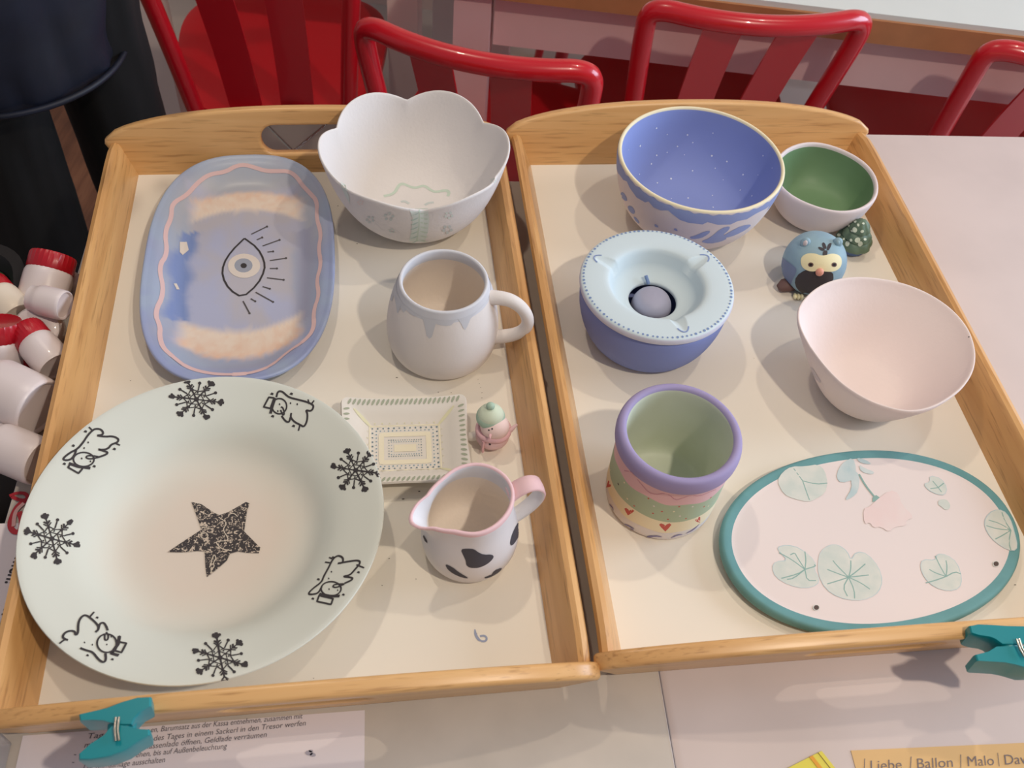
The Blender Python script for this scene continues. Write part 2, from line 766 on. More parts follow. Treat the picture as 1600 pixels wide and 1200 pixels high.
# blue-grey brush mark dried on the left tray floor
# (part of the tray floor's surface)
m = MB()
m.add([(-.3, -.3, 0), (.3, -.3, 0), (.3, .3, 0), (-.3, .3, 0)], [(0, 1, 2, 3)], 'tray_base')
mat('glaze_mark', (150, 160, 186), 0.7)
pt = Painter(m, (TRL[0], TRL[1], 0.0002), 0.0003)
m2 = MB()
pt.mb = m2
pt.line([(742, 983), (743, 992), (748, 1000), (754, 1002)], 0.0022, 'glaze_mark', smooth=2, taper=True)
pt.line([(750, 994), (757, 993), (761, 997), (759, 1002), (752, 1002)], 0.0016, 'glaze_mark', smooth=2)
for v in m2.v:
    x_, y_ = v.x, v.y
    a_ = TRL[2]
    v.x, v.y = x_*cos(a_)+y_*sin(a_), -x_*sin(a_)+y_*cos(a_)
    v.z += -TOP
mk = m2.build('glaze_smear', tl, smooth=False)
mk['label'] = 'blue grey paint smear on the tray floor'

# ------------------------------------------------------------------ helpers for pottery


def crock(name, c, prof, mats_, label, cat, n=96, rad=None, part='body'):
    """returns root, builder"""
    root = thing(name, c, label, cat)
    mb = MB()
    mb.lathe(prof, mats_, n=n, rad=rad)
    return root, mb


def smooth_prof(pts, it=2):
    """Chaikin-rounded profile"""
    return chaikin(pts, it)


# ------------------------------------------------------------------ big stamped dinner plate
def radial_mat(name, inner, outer, r0, r1, rough=0.75):
    m = bpy.data.materials.new(name)
    m.use_nodes = True
    nt = m.node_tree
    b = nt.nodes['Principled BSDF']
    b.inputs['Roughness'].default_value = rough
    tc = nt.nodes.new('ShaderNodeTexCoord')
    mp = nt.nodes.new('ShaderNodeMapping')
    mp.inputs['Scale'].default_value = (1, 1, 0)
    nt.links.new(tc.outputs['Object'], mp.inputs['Vector'])
    ln = nt.nodes.new('ShaderNodeVectorMath')
    ln.operation = 'LENGTH'
    nt.links.new(mp.outputs['Vector'], ln.inputs[0])
    no = nt.nodes.new('ShaderNodeTexNoise')
    no.inputs['Scale'].default_value = 22
    nt.links.new(tc.outputs['Object'], no.inputs['Vector'])
    md = nt.nodes.new('ShaderNodeMath')
    md.operation = 'MULTIPLY_ADD'
    md.inputs[1].default_value = 0.02
    nt.links.new(no.outputs['Fac'], md.inputs[0])
    nt.links.new(ln.outputs['Value'], md.inputs[2])
    mr = nt.nodes.new('ShaderNodeMapRange')
    mr.inputs['From Min'].default_value = r0+0.01
    mr.inputs['From Max'].default_value = r1+0.01
    nt.links.new(md.outputs[0], mr.inputs['Value'])
    mx = nt.nodes.new('ShaderNodeMix')
    mx.data_type = 'RGBA'
    mx.inputs[6].default_value = lin(inner)
    mx.inputs[7].default_value = lin(outer)
    nt.links.new(mr.outputs['Result'], mx.inputs[0])
    nt.links.new(mx.outputs[2], b.inputs['Base Color'])
    MATS[name] = m
    return m


radial_mat('plate_wash', (224, 212, 198), (216, 220, 210), 0.045, 0.092)
PC = (-0.2209, 0.3673, 0.0)
prof = [(0, 0.003), (0.058, 0.003), (0.060, 0.0005), (0.064, 0.0005), (0.067, 0.004), (0.082, 0.012), (0.098, 0.026), (0.118, 0.036), (0.1335, 0.0425), (0.1355, 0.0448),
        (0.1340, 0.0465), (0.118, 0.0405), (0.100, 0.0335), (0.090, 0.026), (0.080, 0.0150), (0.070, 0.0095), (0.055, 0.0078), (0.0, 0.0075)]
root, mb = crock('dinner_plate', PC, smooth_prof(prof, 2), 'plate_wash', 'large pale green plate stamped with snowmen, snowflakes and a black star', 'plate', n=120)
pt = Painter(mb, PC)
W = 0.00110


def snowflake(cx, cy, r, rot, sq=0.9):
    def q(a, k):
        return (cx+cos(a)*k*r, cy+sin(a)*k*r*sq)
    rg = random.Random(int(cx))
    for i in range(6):
        a = rot+i*pi/3+rg.uniform(-.05, .05)
        for sd in (-1, 1):
            if rg.random() < 0.75:
                c2 = q(a+sd*0.11, 0.90)
                pt.blob(ellipse(*c2, rg.uniform(2.2, 3.6), rg.uniform(2.0, 3.0), 8, rot=a), 'ink', rings=1)
            pt.line([q(a, 0.58), q(a+sd*0.16, 0.70)], W*1.3, 'ink')
        pt.blob(ellipse(*q(a, 0.44), rg.uniform(1.6, 3.2), 2.0, 8), 'ink', rings=1)
        pt.line([q(a, 0.0), q(a, 0.8)], W*rg.uniform(.8, 1.3), 'ink')
        pt.line([q(a-.22, 0.62), q(a, 0.48), q(a+.22, 0.62)], W*.9, 'ink')
        pt.line([q(a-.10, 0.85), q(a, 0.76), q(a+.10, 0.85)], W, 'ink')
        pt.blob([q(a, 0.76), q(a+.10, 0.88), q(a+.05, 1.0), q(a-.05, 1.0), q(a-.10, 0.88)], 'ink', rings=1)
        pt.blob(ellipse(*q(a, 0.64), 2.2, 2.0, 8), 'ink', rings=1)
        b = a+pi/6
        pt.line([q(b, 0.42), q(b, 0.68)], W, 'ink')
        pt.blob(ellipse(*q(b, 0.74), 2.7, 2.5, 9), 'ink', rings=1)
        # inner lattice
        pt.line([q(a, 0.5), q(b, 0.36), q(a+pi/3, 0.5)], W*.8, 'ink')
        pt.line([q(a, 0.26), q(b, 0.42)], W*.7, 'ink')
        pt.line([q(a, 0.26), q(a+pi/3, 0.26)], W*.7, 'ink')
        pt.blob(ellipse(*q(b, 0.30), 1.5, 1.5, 7), 'ink', rings=1)
    pt.blob(ellipse(cx, cy, 4.2, 3.8, 10), 'ink', rings=1)


snowflake(81, 842, 46, 0.28)
snowflake(307, 624, 44, 0.15, 0.78)
snowflake(556, 735, 40, 0.12, 0.92)
snowflake(344, 1028, 46, 0.35, 0.86)


def snowman(s, ox, oy, body, arms, head, hat, brim, nose, dots, flakes):
    z = lambda L: zoompts(L, s, ox, oy)
    for L in body:
        pt.line(z(L), W*1.5, 'ink', smooth=2)
    for L in arms:
        pt.line(z(L), W*1.2, 'ink', smooth=1)
    pt.line(z(ellipse(*head, n=16)), W*1.2, 'ink', smooth=1, closed=True)
    pt.line(z(hat), W*1.4, 'ink', closed=True)
    pt.line(z(brim), W*2.2, 'ink')
    pt.line(z(nose), W*1.2, 'ink', smooth=2)
    for d in dots:
        pt.blob(z(ellipse(d[0], d[1], 5.5, 7, 8)), 'ink', rings=1)
    for d in flakes:
        pt.blob(z([(d[0]-13, d[1]+3), (d[0]-2, d[1]-10), (d[0]+12, d[1]-4), (d[0]+7, d[1]+9)]), 'ink', rings=1)


# upper left snowman (zoom 20,580 x4.287)
snowman(4.287, 20, 580,
        [[(565, 432), (610, 425), (595, 390), (550, 385), (520, 410), (495, 440), (470, 480), (430, 525), (385, 545), (335, 585), (345, 598), (385, 595), (410, 570), (425, 530)],
         [(565, 432), (620, 440), (670, 435), (712, 455), (700, 480), (660, 490), (640, 520), (600, 528), (565, 522), (610, 535), (640, 545), (620, 562), (570, 578)]],
        [[(510, 375), (535, 400)], [(680, 480), (718, 497)]],
        (475, 592, 70, 48), [(385, 622), (370, 645), (440, 685), (462, 660), (470, 645)], [(375, 618), (440, 640), (520, 650)],
        [(575, 578), (520, 590), (490, 582), (495, 568), (530, 566), (575, 574)],
        [(505, 478), (478, 516), (462, 585), (520, 605)], [(487, 405), (680, 522), (545, 638), (345, 622), (405, 500)])
# upper right snowman (zoom 320,580 x4.287)
snowman(4.287, 320, 580,
        [[(480, 175), (490, 135), (520, 135), (560, 175), (620, 190), (680, 205), (715, 220), (732, 235), (715, 270), (675, 260), (690, 285), (685, 340), (665, 375), (640, 360), (600, 340), (575, 310), (580, 280)],
         [(575, 310), (565, 345), (540, 335), (515, 300)]],
        [[(700, 220), (692, 190)], [(712, 225), (733, 197)], [(640, 355), (628, 400)]],
        (500, 235, 50, 52), [(430, 175), (465, 180), (440, 250), (395, 240)], [(472, 180), (455, 230), (440, 285)],
        [(510, 240), (525, 245), (535, 285), (525, 300), (508, 260)],
        [(575, 215), (620, 222), (490, 268), (502, 222)], [(450, 153), (580, 153), (595, 368), (455, 303)])
# lower left snowman (zoom 20,840 x4.8)
snowman(4.8, 20, 840,
        [[(400, 770), (370, 750), (390, 715), (430, 700), (465, 705), (470, 735), (490, 720), (490, 640), (515, 595), (550, 580), (600, 620), (640, 660), (645, 690), (620, 712)],
         [(645, 680), (650, 650), (680, 637), (700, 665), (712, 700)],
         [(505, 830), (550, 848), (600, 860), (640, 915), (680, 942), (700, 920), (695, 870)]],
        [[(575, 600), (610, 560)], [(350, 797), (400, 758)]],
        (705, 795, 74, 70), [(800, 785), (852, 795), (815, 865), (765, 850)], [(800, 740), (790, 800), (740, 870), (795, 885)],
        [(700, 710), (718, 735), (712, 770), (688, 772), (690, 720)],
        [(538, 788), (597, 805), (705, 803), (738, 745)], [(632, 602), (746, 915), (800, 745), (405, 768), (560, 885)])
# lower right snowman (zoom 280,840 x4.8)
snowman(4.8, 280, 840,
        [[(1190, 195), (1230, 190), (1230, 150), (1190, 133), (1150, 165), (1120, 230), (1085, 290), (1070, 335), (1000, 385), (965, 425), (1000, 428), (1045, 418), (1070, 370)],
         [(1190, 195), (1270, 180), (1345, 170), (1362, 190), (1320, 240), (1280, 285), (1220, 293), (1300, 300), (1300, 318), (1240, 345)]],
        [[(1125, 150), (1150, 160)], [(1330, 205), (1388, 228)], [(1095, 185), (1130, 190)]],
        (1140, 385, 76, 54), [(1050, 435), (1035, 480), (1140, 503), (1155, 460)], [(1050, 425), (1130, 440), (1205, 440)],
        [(1240, 350), (1180, 378), (1150, 370), (1165, 352), (1235, 348)],
        [(1143, 258), (1122, 308), (1125, 388), (1190, 396)], [(1345, 262), (1232, 430), (1003, 460), (1045, 315), (1155, 150)])

# the star, with its scratched-out pattern
sm = bpy.data.materials.new('star_print')
sm.use_nodes = True
nt = sm.node_tree
b = nt.nodes['Principled BSDF']
b.inputs['Roughness'].default_value = 0.8
tc = nt.nodes.new('ShaderNodeTexCoord')
n = nt.nodes.new('ShaderNodeTexNoise')
n.inputs['Scale'].default_value = 330
n.inputs['Detail'].default_value = 3
n.inputs['Distortion'].default_value = 1.5
nt.links.new(tc.outputs['Object'], n.inputs['Vector'])
r = nt.nodes.new('ShaderNodeValToRGB')
r.color_ramp.elements[0].position = 0.55
r.color_ramp.elements[0].color = lin((62, 57, 58))
r.color_ramp.elements[1].position = 0.60
r.color_ramp.elements[1].color = lin((205, 190, 172))
nt.links.new(n.outputs['Fac'], r.inputs['Fac'])
nt.links.new(r.outputs['Color'], b.inputs['Base Color'])
MATS['star_print'] = sm
mat('star_line', (212, 200, 182), 0.8)
Z = lambda L: zoompts(L, 7.059, 230, 760)
star = [(490, 175), (600, 200), (740, 295), (800, 320), (900, 285), (960, 250), (1090, 175), (1130, 190), (1100, 290), (1085, 400), (1070, 500), (1150, 580), (1250, 680), (1230, 740),
        (1100, 735), (1000, 720), (915, 745), (880, 820), (790, 900), (660, 1003), (645, 900), (635, 720), (560, 715), (400, 730), (225, 728), (400, 610), (600, 480), (555, 350)]
poly = Z(star)
tri = geometry.tessellate_polygon([[Vector((p[0], p[1], 0)) for p in poly]])
e = pt.e()
hits = [pt.px(p) for p in poly]
mb.add([h[0]+h[1]*(e+0.0002) for h in hits], [tuple(t) for t in tri], 'star_print')
pt.eps = 0.0008
for L in ([(790, 345), (890, 410), (830, 480), (900, 580), (880, 610), (770, 605), (765, 640), (830, 700), (935, 715)],
          [(600, 540), (640, 510), (680, 545), (650, 585), (600, 575), (590, 530), (630, 500)],
          [(735, 760), (690, 900)], [(745, 760), (765, 800), (730, 850), (745, 890), (705, 930), (710, 960)], [(910, 310), (960, 300), (1000, 340)], [(600, 455), (690, 470)]):
    pt.line(Z(L), 0.0007, 'star_line', smooth=2)
mb.build('glazed_body', root)

# ------------------------------------------------------------------ eye dish (rounded rectangle, nearly stadium)
ED = (-0.2785, 0.668)
EA, EB, ER_, EN = 0.0915, 0.1580, 0.215, 2.7


def superring(s_a, s_b, z, n=120, N=EN, a=EA, b=EB):
    row = []
    for j in range(n):
        t = 2*pi*j/n
        ct, st = cos(t), sin(t)
        row.append(Vector((a*s_a*math.copysign(abs(ct)**(2/N), ct), b*s_b*math.copysign(abs(st)**(2/N), st), z)))
    return row


attr_mat('eye_dish_paint', rough=0.38)
eye = thing('painted_dish', (ED[0], ED[1], 0), 'blue and lilac rounded dish with a painted eye and pink wavy line', 'dish', rz=ER_)
mb = MB()
rows = []
prof = [(0.0, 0.004), (0.70, 0.004), (0.80, 0.003), (0.90, 0.010), (0.985, 0.0175), (1.0, 0.020), (0.985, 0.0222), (0.93, 0.0205)]
pr = []
for (s, z) in chaikin(prof, 2):
    pr.append((s, z))
for i in range(1, 26):
    s = 0.93*(1-i/25)
    t = min(1, max(0, (s-0.60)/0.33))
    z = 0.0065 + 0.014*(t*t*(3-2*t))
    pr.append((s, z))
for (s, z) in pr:
    # keep the straight inner sides parallel to the edge
    off = EA*(1-s)
    sb = max(0.0, (EB-off)/EB) if s > 0.25 else s*((EB-EA*0.75)/EB)/0.25
    rows.append(superring(s, sb, z, n=200))
mb.grid(rows, 'eye_dish_paint')


def noise2(x, y):
    from mathutils import noise
    return noise.fractal(Vector((x, y, 0.37)), 1.0, 2.0, 4)


def mixc(a, b, t):
    t = max(0.0, min(1.0, t))
    return tuple(a[k]+(b[k]-a[k])*t for k in range(3))


def eye_paint(p):
    x, y = p.x, p.y
    nz = noise2(x*28, y*28)
    n2 = noise2(x*120+5, y*120)
    rim = lin((164, 180, 206))[:3]
    rim2 = lin((152, 164, 204))[:3]
    grey = lin((182, 186, 194))[:3]
    lil = lin((160, 164, 196))[:3]
    d = max(abs(x)/EA, (abs(y)-(EB-EA))/EA if abs(y) > EB-EA else 0)
    dd = hypot(x, max(0, abs(y)-(EB-EA)*0.9))/EA
    c = mixc(rim, rim2, 0.5+nz*1.2 - y*3)
    c = mixc(c, grey, (1-abs(dd-0.72)/0.2)*0.5+nz*.4 + (y*4 if y > 0 else 0))
    core = mixc(lin((190, 188, 198))[:3], lin((182, 188, 216))[:3], 0.45+nz-y*4)
    fld = max(abs(x)/(EA*0.62), abs(y)/(EB*0.70))
    c = mixc(c, core, (1.06-fld)*7+nz*1.0)
    # saturated blue patch along the left side
    bl = 1-abs((x+EA*0.62+0.01*nz)/(EA*0.17))
    c = mixc(c, lin((128, 150, 202))[:3], bl*1.8 if -0.07 < y < 0.055+0.02*nz else 0)
    # violet shade on the right side
    br = 1-abs((x-EA*0.66)/(EA*0.16))
    c = mixc(c, lin((164, 168, 192))[:3], br*1.2 if -0.08 < y < 0.05 else 0)
    # peach shimmer arcs at both ends
    for sgn, cy in ((1, EB*0.585), (-1, -EB*0.60)):
        dy = (y-cy)*sgn + (x/EA)**2*0.050 - 0.007
        g = 1-abs(dy)/(0.0200 if sgn < 0 else 0.0175)
        g = min(g*2.6, (1-abs(x-0.002)/(EA*0.66))*5)
        g += n2*0.35*(0.3+max(0, dy)*60)+nz*0.25
        c = mixc(c, mixc(lin((240, 224, 208))[:3], lin((232, 196, 172))[:3], 0.25+n2*0.5 + dy*24), g)
    return (*c, 1)


root = eye
tmp = MB()
tmp.v = [Vector((v.x*cos(ER_)-v.y*sin(ER_), v.x*sin(ER_)+v.y*cos(ER_), v.z)) for v in mb.v]
tmp.f = mb.f
pt = Painter(tmp, (ED[0], ED[1], 0), 0.0003)
mark = MB()
pt.mb = mark
mat('pink_line', (224, 192, 192), 0.6)
mat('eye_cream', (226, 216, 206), 0.6)
mat('eye_grey', (158, 164, 178), 0.6)
Z = lambda L: zoompts(L, 3.158, 200, 220)
pt.line(Z([(575, 118), (620, 130), (680, 150), (740, 150), (795, 150), (835, 180), (860, 220), (900, 260), (935, 300), (930, 380), (955, 460), (940, 530), (955, 610), (930, 690), (945, 760),
           (915, 840), (920, 930), (870, 990), (790, 1040), (710, 1110), (620, 1145), (520, 1155), (400, 1150), (290, 1120), (220, 1065), (170, 1020), (155, 960), (160, 920), (130, 850),
           (180, 750), (150, 620), (195, 560), (180, 450), (215, 380), (215, 310), (290, 270), (340, 210), (400, 165), (480, 155), (530, 125)]), 0.0045, 'pink_line', smooth=2, closed=True)
pt.blob(Z(ellipse(573, 618, 80, 60, 24)), 'eye_cream')
pt.blob(Z(ellipse(570, 616, 45, 35, 18)), 'eye_grey')
pt.blob(Z(ellipse(571, 617, 16, 13, 10)), 'ink', rings=1)
pt.line(Z([(575, 482), (640, 530), (672, 590), (675, 640), (640, 710), (565, 775), (500, 735), (465, 670), (470, 610), (510, 545), (575, 482)]), 0.0019, 'ink', smooth=1)
for a_, b_ in (((608, 462), (686, 424)), ((635, 490), (662, 478)), ((664, 520), (748, 490)), ((688, 550), (716, 547)), ((700, 592), (780, 580)), ((700, 631), (735, 631)),
               ((686, 677), (768, 687)), ((664, 720), (700, 731)), ((630, 748), (716, 796)), ((606, 780), (628, 793)), ((568, 792), (600, 852))):
    pt.line(Z([a_, b_]), 0.0014, 'ink_soft')
    pt.blob(Z(ellipse(*b_, 6, 5, 8)), 'ink_soft', rings=1)
pt.blob(Z([(255, 500), (290, 500), (300, 540), (270, 565), (255, 550)]), 'eye_cream', rings=1)
pt.blob(Z([(225, 705), (240, 705), (255, 735), (240, 735)]), 'eye_cream', rings=1)
n0 = len(mb.v)
o = len(mb.v)
mb.v += [Vector((v.x*cos(-ER_)-v.y*sin(-ER_), v.x*sin(-ER_)+v.y*cos(-ER_), v.z)) for v in mark.v]
for f, mi_ in zip(mark.f, mark.m):
    mb.f.append(tuple(a+o for a in f))
    mb.m.append(mb.mi(mark.mats[mi_]))
mb.build('glazed_body', eye, merge=False, paint=eye_paint)

# ------------------------------------------------------------------ petal bowl
FC = (-0.1239, 0.7835, 0.0)
F0 = radians(44.4)
Nn = None


def petal(t, r, z, i):
    lob = abs(cos(1.5*2*(t-F0)/2*1.0)) if False else abs(sin(3*(t-F0)))
    k = min(1.0, max(0.0, z/0.091))
    rr = r*(1-0.055*k**4*(1-lob)**1.5+0.026*k**2*lob)
    zz = z - 0.0112*k**5*(1-lob)
    return rr, zz


prof = [(0, 0.003), (0.036, 0.003), (0.038, 0.0), (0.042, 0.0), (0.050, 0.004), (0.066, 0.018), (0.079, 0.038), (0.0875, 0.062), (0.0925, 0.086), (0.0935, 0.0905), (0.0925, 0.0925), (0.0905, 0.0915),
        (0.0845, 0.066), (0.0755, 0.042), (0.060, 0.020), (0.044, 0.009), (0.030, 0.0075), (0, 0.007)]
root, mb = crock('petal_bowl', FC, chaikin(prof, 2), 'bisque', 'tall white bowl with a scalloped petal rim and faint green painting', 'bowl', n=180, rad=petal)
pt = Painter(mb, FC)
mat('sage', (198, 214, 200), 0.8)
mat('sage_dark', (182, 204, 196), 0.8)
mat('pale_mint', (212, 222, 216), 0.8)
mat('grey_green', (200, 208, 206), 0.8)
Z = lambda L: zoompts(L, 4.286, 490, 120)
pt.line(Z([(470, 800), (540, 785), (570, 725), (600, 715), (650, 740), (690, 745), (740, 725), (790, 765), (820, 772), (880, 760), (910, 770), (900, 800)]), 0.0034, 'sage', smooth=2)
pt.line(Z([(585, 838), (610, 832), (640, 850)]), 0.003, 'grey_green', smooth=1)
pt.line(Z([(745, 860), (770, 845), (805, 842)]), 0.003, 'grey_green', smooth=1)
pt.blob(Z([(640, 885), (765, 880), (775, 960), (765, 1040), (745, 1103), (640, 1100), (655, 1030), (665, 950)]), 'pale_mint')
for k in range(7):
    y_ = 900+k*30
    pt.line(Z([(700, y_+12), (668, y_+28), (650, y_+30)]), 0.002, 'sage_dark', taper=True)
    pt.line(Z([(715, y_+12), (750, y_+22), (765, y_+20)]), 0.0028, 'sage', taper=True)
pt.line(Z([(708, 890), (705, 1000), (690, 1100)]), 0.0014, 'sage')
pt.blob(Z([(180, 705), (210, 722), (240, 800), (245, 850), (215, 800), (190, 745)]), 'pale_mint')
for (cx, cy, r_, mm) in ((315, 840, 16, 'bisque_pink'), (505, 935, 26, 'grey_green'), (380, 955, 22, 'grey_green'), (905, 925, 22, 'pale_mint'), (895, 1020, 26, 'grey_green'), (525, 1030, 14, 'pale_mint'), (1205, 695, 14, 'pale_mint')):
    for k in range(5):
        a_ = k*2*pi/5+cx
        pt.blob(Z(ellipse(cx+r_*cos(a_), cy+r_*.8*sin(a_), r_*.42, r_*.36, 8)), mm, rings=1)
mb.build('glazed_body', root, angle=60)

# ------------------------------------------------------------------ dripping mug
MC = (-0.0705, 0.6037, 0.0)
mat('mug_white', (228, 222, 218), 0.85, bump=0.1)
mat('mug_grey', (210, 212, 218), 0.7)
mat('mug_drip', (202, 204, 210), 0.7)
prof = [(0, 0.002), (0.036, 0.002), (0.038, 0.0), (0.043, 0.0), (0.0485, 0.006), (0.0515, 0.018), (0.0520, 0.032), (0.0500, 0.050), (0.0460, 0.067), (0.0420, 0.079), (0.0404, 0.084), (0.0398, 0.0868), (0.0380, 0.0875),
        (0.0362, 0.0862), (0.0362, 0.079), (0.0400, 0.070), (0.0455, 0.052), (0.0475, 0.032), (0.0455, 0.014), (0.038, 0.007), (0, 0.006)]
cp = chaikin(prof, 2)
ms = []
rimi = max(range(len(cp)), key=lambda i: cp[i][1])
for i in range(len(cp)-1):
    r_, z_ = cp[i]
    ms.append('mug_grey' if z_ > 0.0765 else ('bisque_warm' if i > rimi else 'mug_white'))
root, mb = crock('drip_mug', MC, cp, ms, 'round-bellied white mug with pale grey paint dripping from its rim', 'mug', n=120)
pt = Painter(mb, MC)
bd = [(616, 462), (619, 476), (621, 489), (624, 488), (626, 478), (629, 486), (631, 488), (635, 484), (641, 490), (648, 494), (655, 494), (661, 498), (664, 510), (667, 525), (671, 529), (675, 526), (678, 516), (681, 506),
      (688, 508), (697, 509), (705, 508), (711, 502), (716, 499), (720, 505), (724, 513), (727, 515), (730, 510), (735, 498), (742, 490), (750, 481), (760, 471), (768, 458)]
tz = []
for p in dense(bd, 2.0):
    h = pt.px(p)
    if h and hypot(h[0].x, h[0].y) > 0.038:
        tz.append((atan2(h[0].y, h[0].x), h[0].z))
tz.sort()
ths = [t for t, z in tz]
zs = [z for t, z in tz]
pt.band(ths, lambda i, t: zs[i], lambda i, t: 0.0800, 'mug_drip', k=8)
rest = [ths[-1]+(2*pi-(ths[-1]-ths[0]))*k/60 for k in range(61)]
pt.band(rest, lambda i, t: 0.066+0.004*sin(t*7)+0.003*sin(t*17), lambda i, t: 0.0800, 'mug_drip', k=4)
mb.build('glazed_body', root)
hd = MB()
az = radians(-3)
hp = [(0.0415, 0.0735), (0.050, 0.0755), (0.062, 0.0745), (0.073, 0.066), (0.079, 0.052), (0.077, 0.040), (0.069, 0.031), (0.058, 0.025), (0.047, 0.022)]
hp = chaikin(hp, 2)
hd.tube([(r_*cos(az), r_*sin(az), z_) for r_, z_ in hp], [0.0072-0.0014*sin(pi*i/(len(hp)-1)) for i in range(len(hp))], 'mug_white', n=16)
hd.build('handle', root)

# ------------------------------------------------------------------ little dotted square dish
DC = (-0.0857, 0.4775, 0.0)
DR = math.atan2(0.18, 0.984)
mat('dish_white', (226, 220, 210), 0.8)
mat('olive_dash', (164, 170, 148), 0.8)
mat('yellow_wash', (226, 222, 186), 0.8)
mat('cream_wash', (236, 228, 202), 0.8)
mat('slate_dot', (116, 136, 142), 0.8)
mat('teal_dot', (130, 160, 172), 0.8)
sq = thing('dotted_dish', DC, 'small rectangular dish with rows of painted dots, half under the large plate', 'dish')
mb = MB()


def rrect(a, b, r, z, flare=0.0, sag=0.0, n=12, seg=12):
    pts = []
    for (cx, cy, a0) in ((a-r, b-r, 0), (-(a-r), b-r, pi/2), (-(a-r), -(b-r), pi), (a-r, -(b-r), 1.5*pi)):
        for k in range(n+1):
            t = a0+k/n*pi/2
            pts.append((cx+r*cos(t), cy+r*sin(t)))
    pts = dense(pts, 0.006, True)
    row = []
    for (x, y) in pts:
        k = min(abs(x)/a, 1)**3*min(abs(y)/b, 1)**3
        zz = z+flare*k
        x2, y2 = x*(1-sag*(1-abs(y)/b)**1*abs(x)/a), y*(1-sag*(1-abs(x)/a)*abs(y)/b)
        row.append(Vector((x2*cos(DR)-y2*sin(DR), x2*sin(DR)+y2*cos(DR), zz)))
    return row, len(row)


def prof_rows(specs):
    # all rows resampled around the same angles
    rows = []
    n = 160
    for (a, b, r, z, fl, sg) in specs:
        row, L = rrect(a, b, r, z, fl, sg)
        # resample by arc length
        P_ = row+[row[0]]
        cum = [0]
        for i in range(len(row)):
            cum.append(cum[-1]+(P_[i+1]-P_[i]).length)
        out = []
        j = 0
        for k in range(n):
            s = cum[-1]*k/n
            while cum[j+1] < s:
                j += 1
            q = (s-cum[j])/max(1e-9, cum[j+1]-cum[j])
            out.append(P_[j].lerp(P_[j+1], q))
        rows.append(out)
    return rows


specs = [(0.020, 0.015, 0.004, 0.0, 0, 0), (0.030, 0.023, 0.004, 0.0, 0, 0), (0.0535, 0.0435, 0.006, 0.0145, 0.004, 0.03), (0.0555, 0.0455, 0.007, 0.0165, 0.004, 0.03), (0.0545, 0.0445, 0.006, 0.0182, 0.004, 0.03),
         (0.0480, 0.0385, 0.005, 0.0165, 0.003, 0.02), (0.040, 0.031, 0.005, 0.0110, 0.001, 0.01), (0.0315, 0.0235, 0.004, 0.0048, 0, 0), (0.0280, 0.0205, 0.003, 0.0040, 0, 0), (0.010, 0.006, 0.002, 0.0038, 0, 0)]
rows = prof_rows(specs)
mb.grid(rows, 'dish_white')
mb.add(rows[-1], [tuple(range(len(rows[-1])))], 'dish_white')
pt = Painter(mb, DC, 0.00025)


def dl_(u, v):
    return (u*cos(DR)-v*sin(DR), u*sin(DR)+v*cos(DR))


def dashes(a, b, n, mm, along, L, wd, slant=0.5):
    for k in range(n):
        s = -1+2*(k+0.5)/n
        for sg in (-1, 1):
            if along == 'x':
                c = (a*s, sg*b)
                d = (L*slant, L)
            else:
                c = (sg*a, b*s)
                d = (L, L*slant*(-0.4+s))
            pt.line([dl_(c[0]-d[0]/2, c[1]-d[1]/2), dl_(c[0]+d[0]/2, c[1]+d[1]/2)], wd, mm, f=pt.down, step=0.001, taper=True)


dashes(0.0495, 0.0405, 24, 'olive_dash', 'x', 0.0052, 0.0022)
dashes(0.0500, 0.036, 14, 'olive_dash', 'y', 0.0050, 0.0022)


def dot_ring(a, b, nx, ny, r_, mm):
    for k in range(nx):
        s = -1+2*k/(nx-1)
        for sg in (-1, 1):
            pt.dot(dl_(a*s, sg*b), r_*random.uniform(.8, 1.2), mm, f=pt.down, n=7)
    for k in range(1, ny-1):
        s = -1+2*k/(ny-1)
        for sg in (-1, 1):
            pt.dot(dl_(sg*a, b*s), r_*random.uniform(.8, 1.2), mm, f=pt.down, n=7)


def frame(a, b, wd, mm):
    pt.line([dl_(-a, -b), dl_(a, -b), dl_(a, b), dl_(-a, b)], wd, mm, f=pt.down, step=0.002, closed=True)


for a_ in (1, -1):
    for b_ in (1, -1):
        pt.line([dl_(a_*0.029, b_*0.0225), dl_(a_*0.044, b_*0.035)], 0.0030, 'yellow_wash', f=pt.down, step=0.0015, taper=True)
frame(0.0305, 0.0235, 0.0014, 'cream_wash')
frame(0.0205, 0.0145, 0.0045, 'cream_wash')
pt.line([dl_(-0.0095, 0), dl_(0.0095, 0)], 0.0075, 'cream_wash', f=pt.down, step=0.002)
dot_ring(0.0282, 0.0212, 13, 10, 0.00085, 'slate_dot')
dot_ring(0.0248, 0.0186, 15, 11, 0.00065, 'teal_dot')
dot_ring(0.0140, 0.0085, 15, 7, 0.00055, 'slate_dot')
dot_ring(0.0118, 0.0066, 12, 5, 0.00050, 'teal_dot')
dot_ring(0.0325, 0.0252, 11, 8, 0.00060, 'yellow_wash')
mb.build('glazed_body', sq, angle=40)

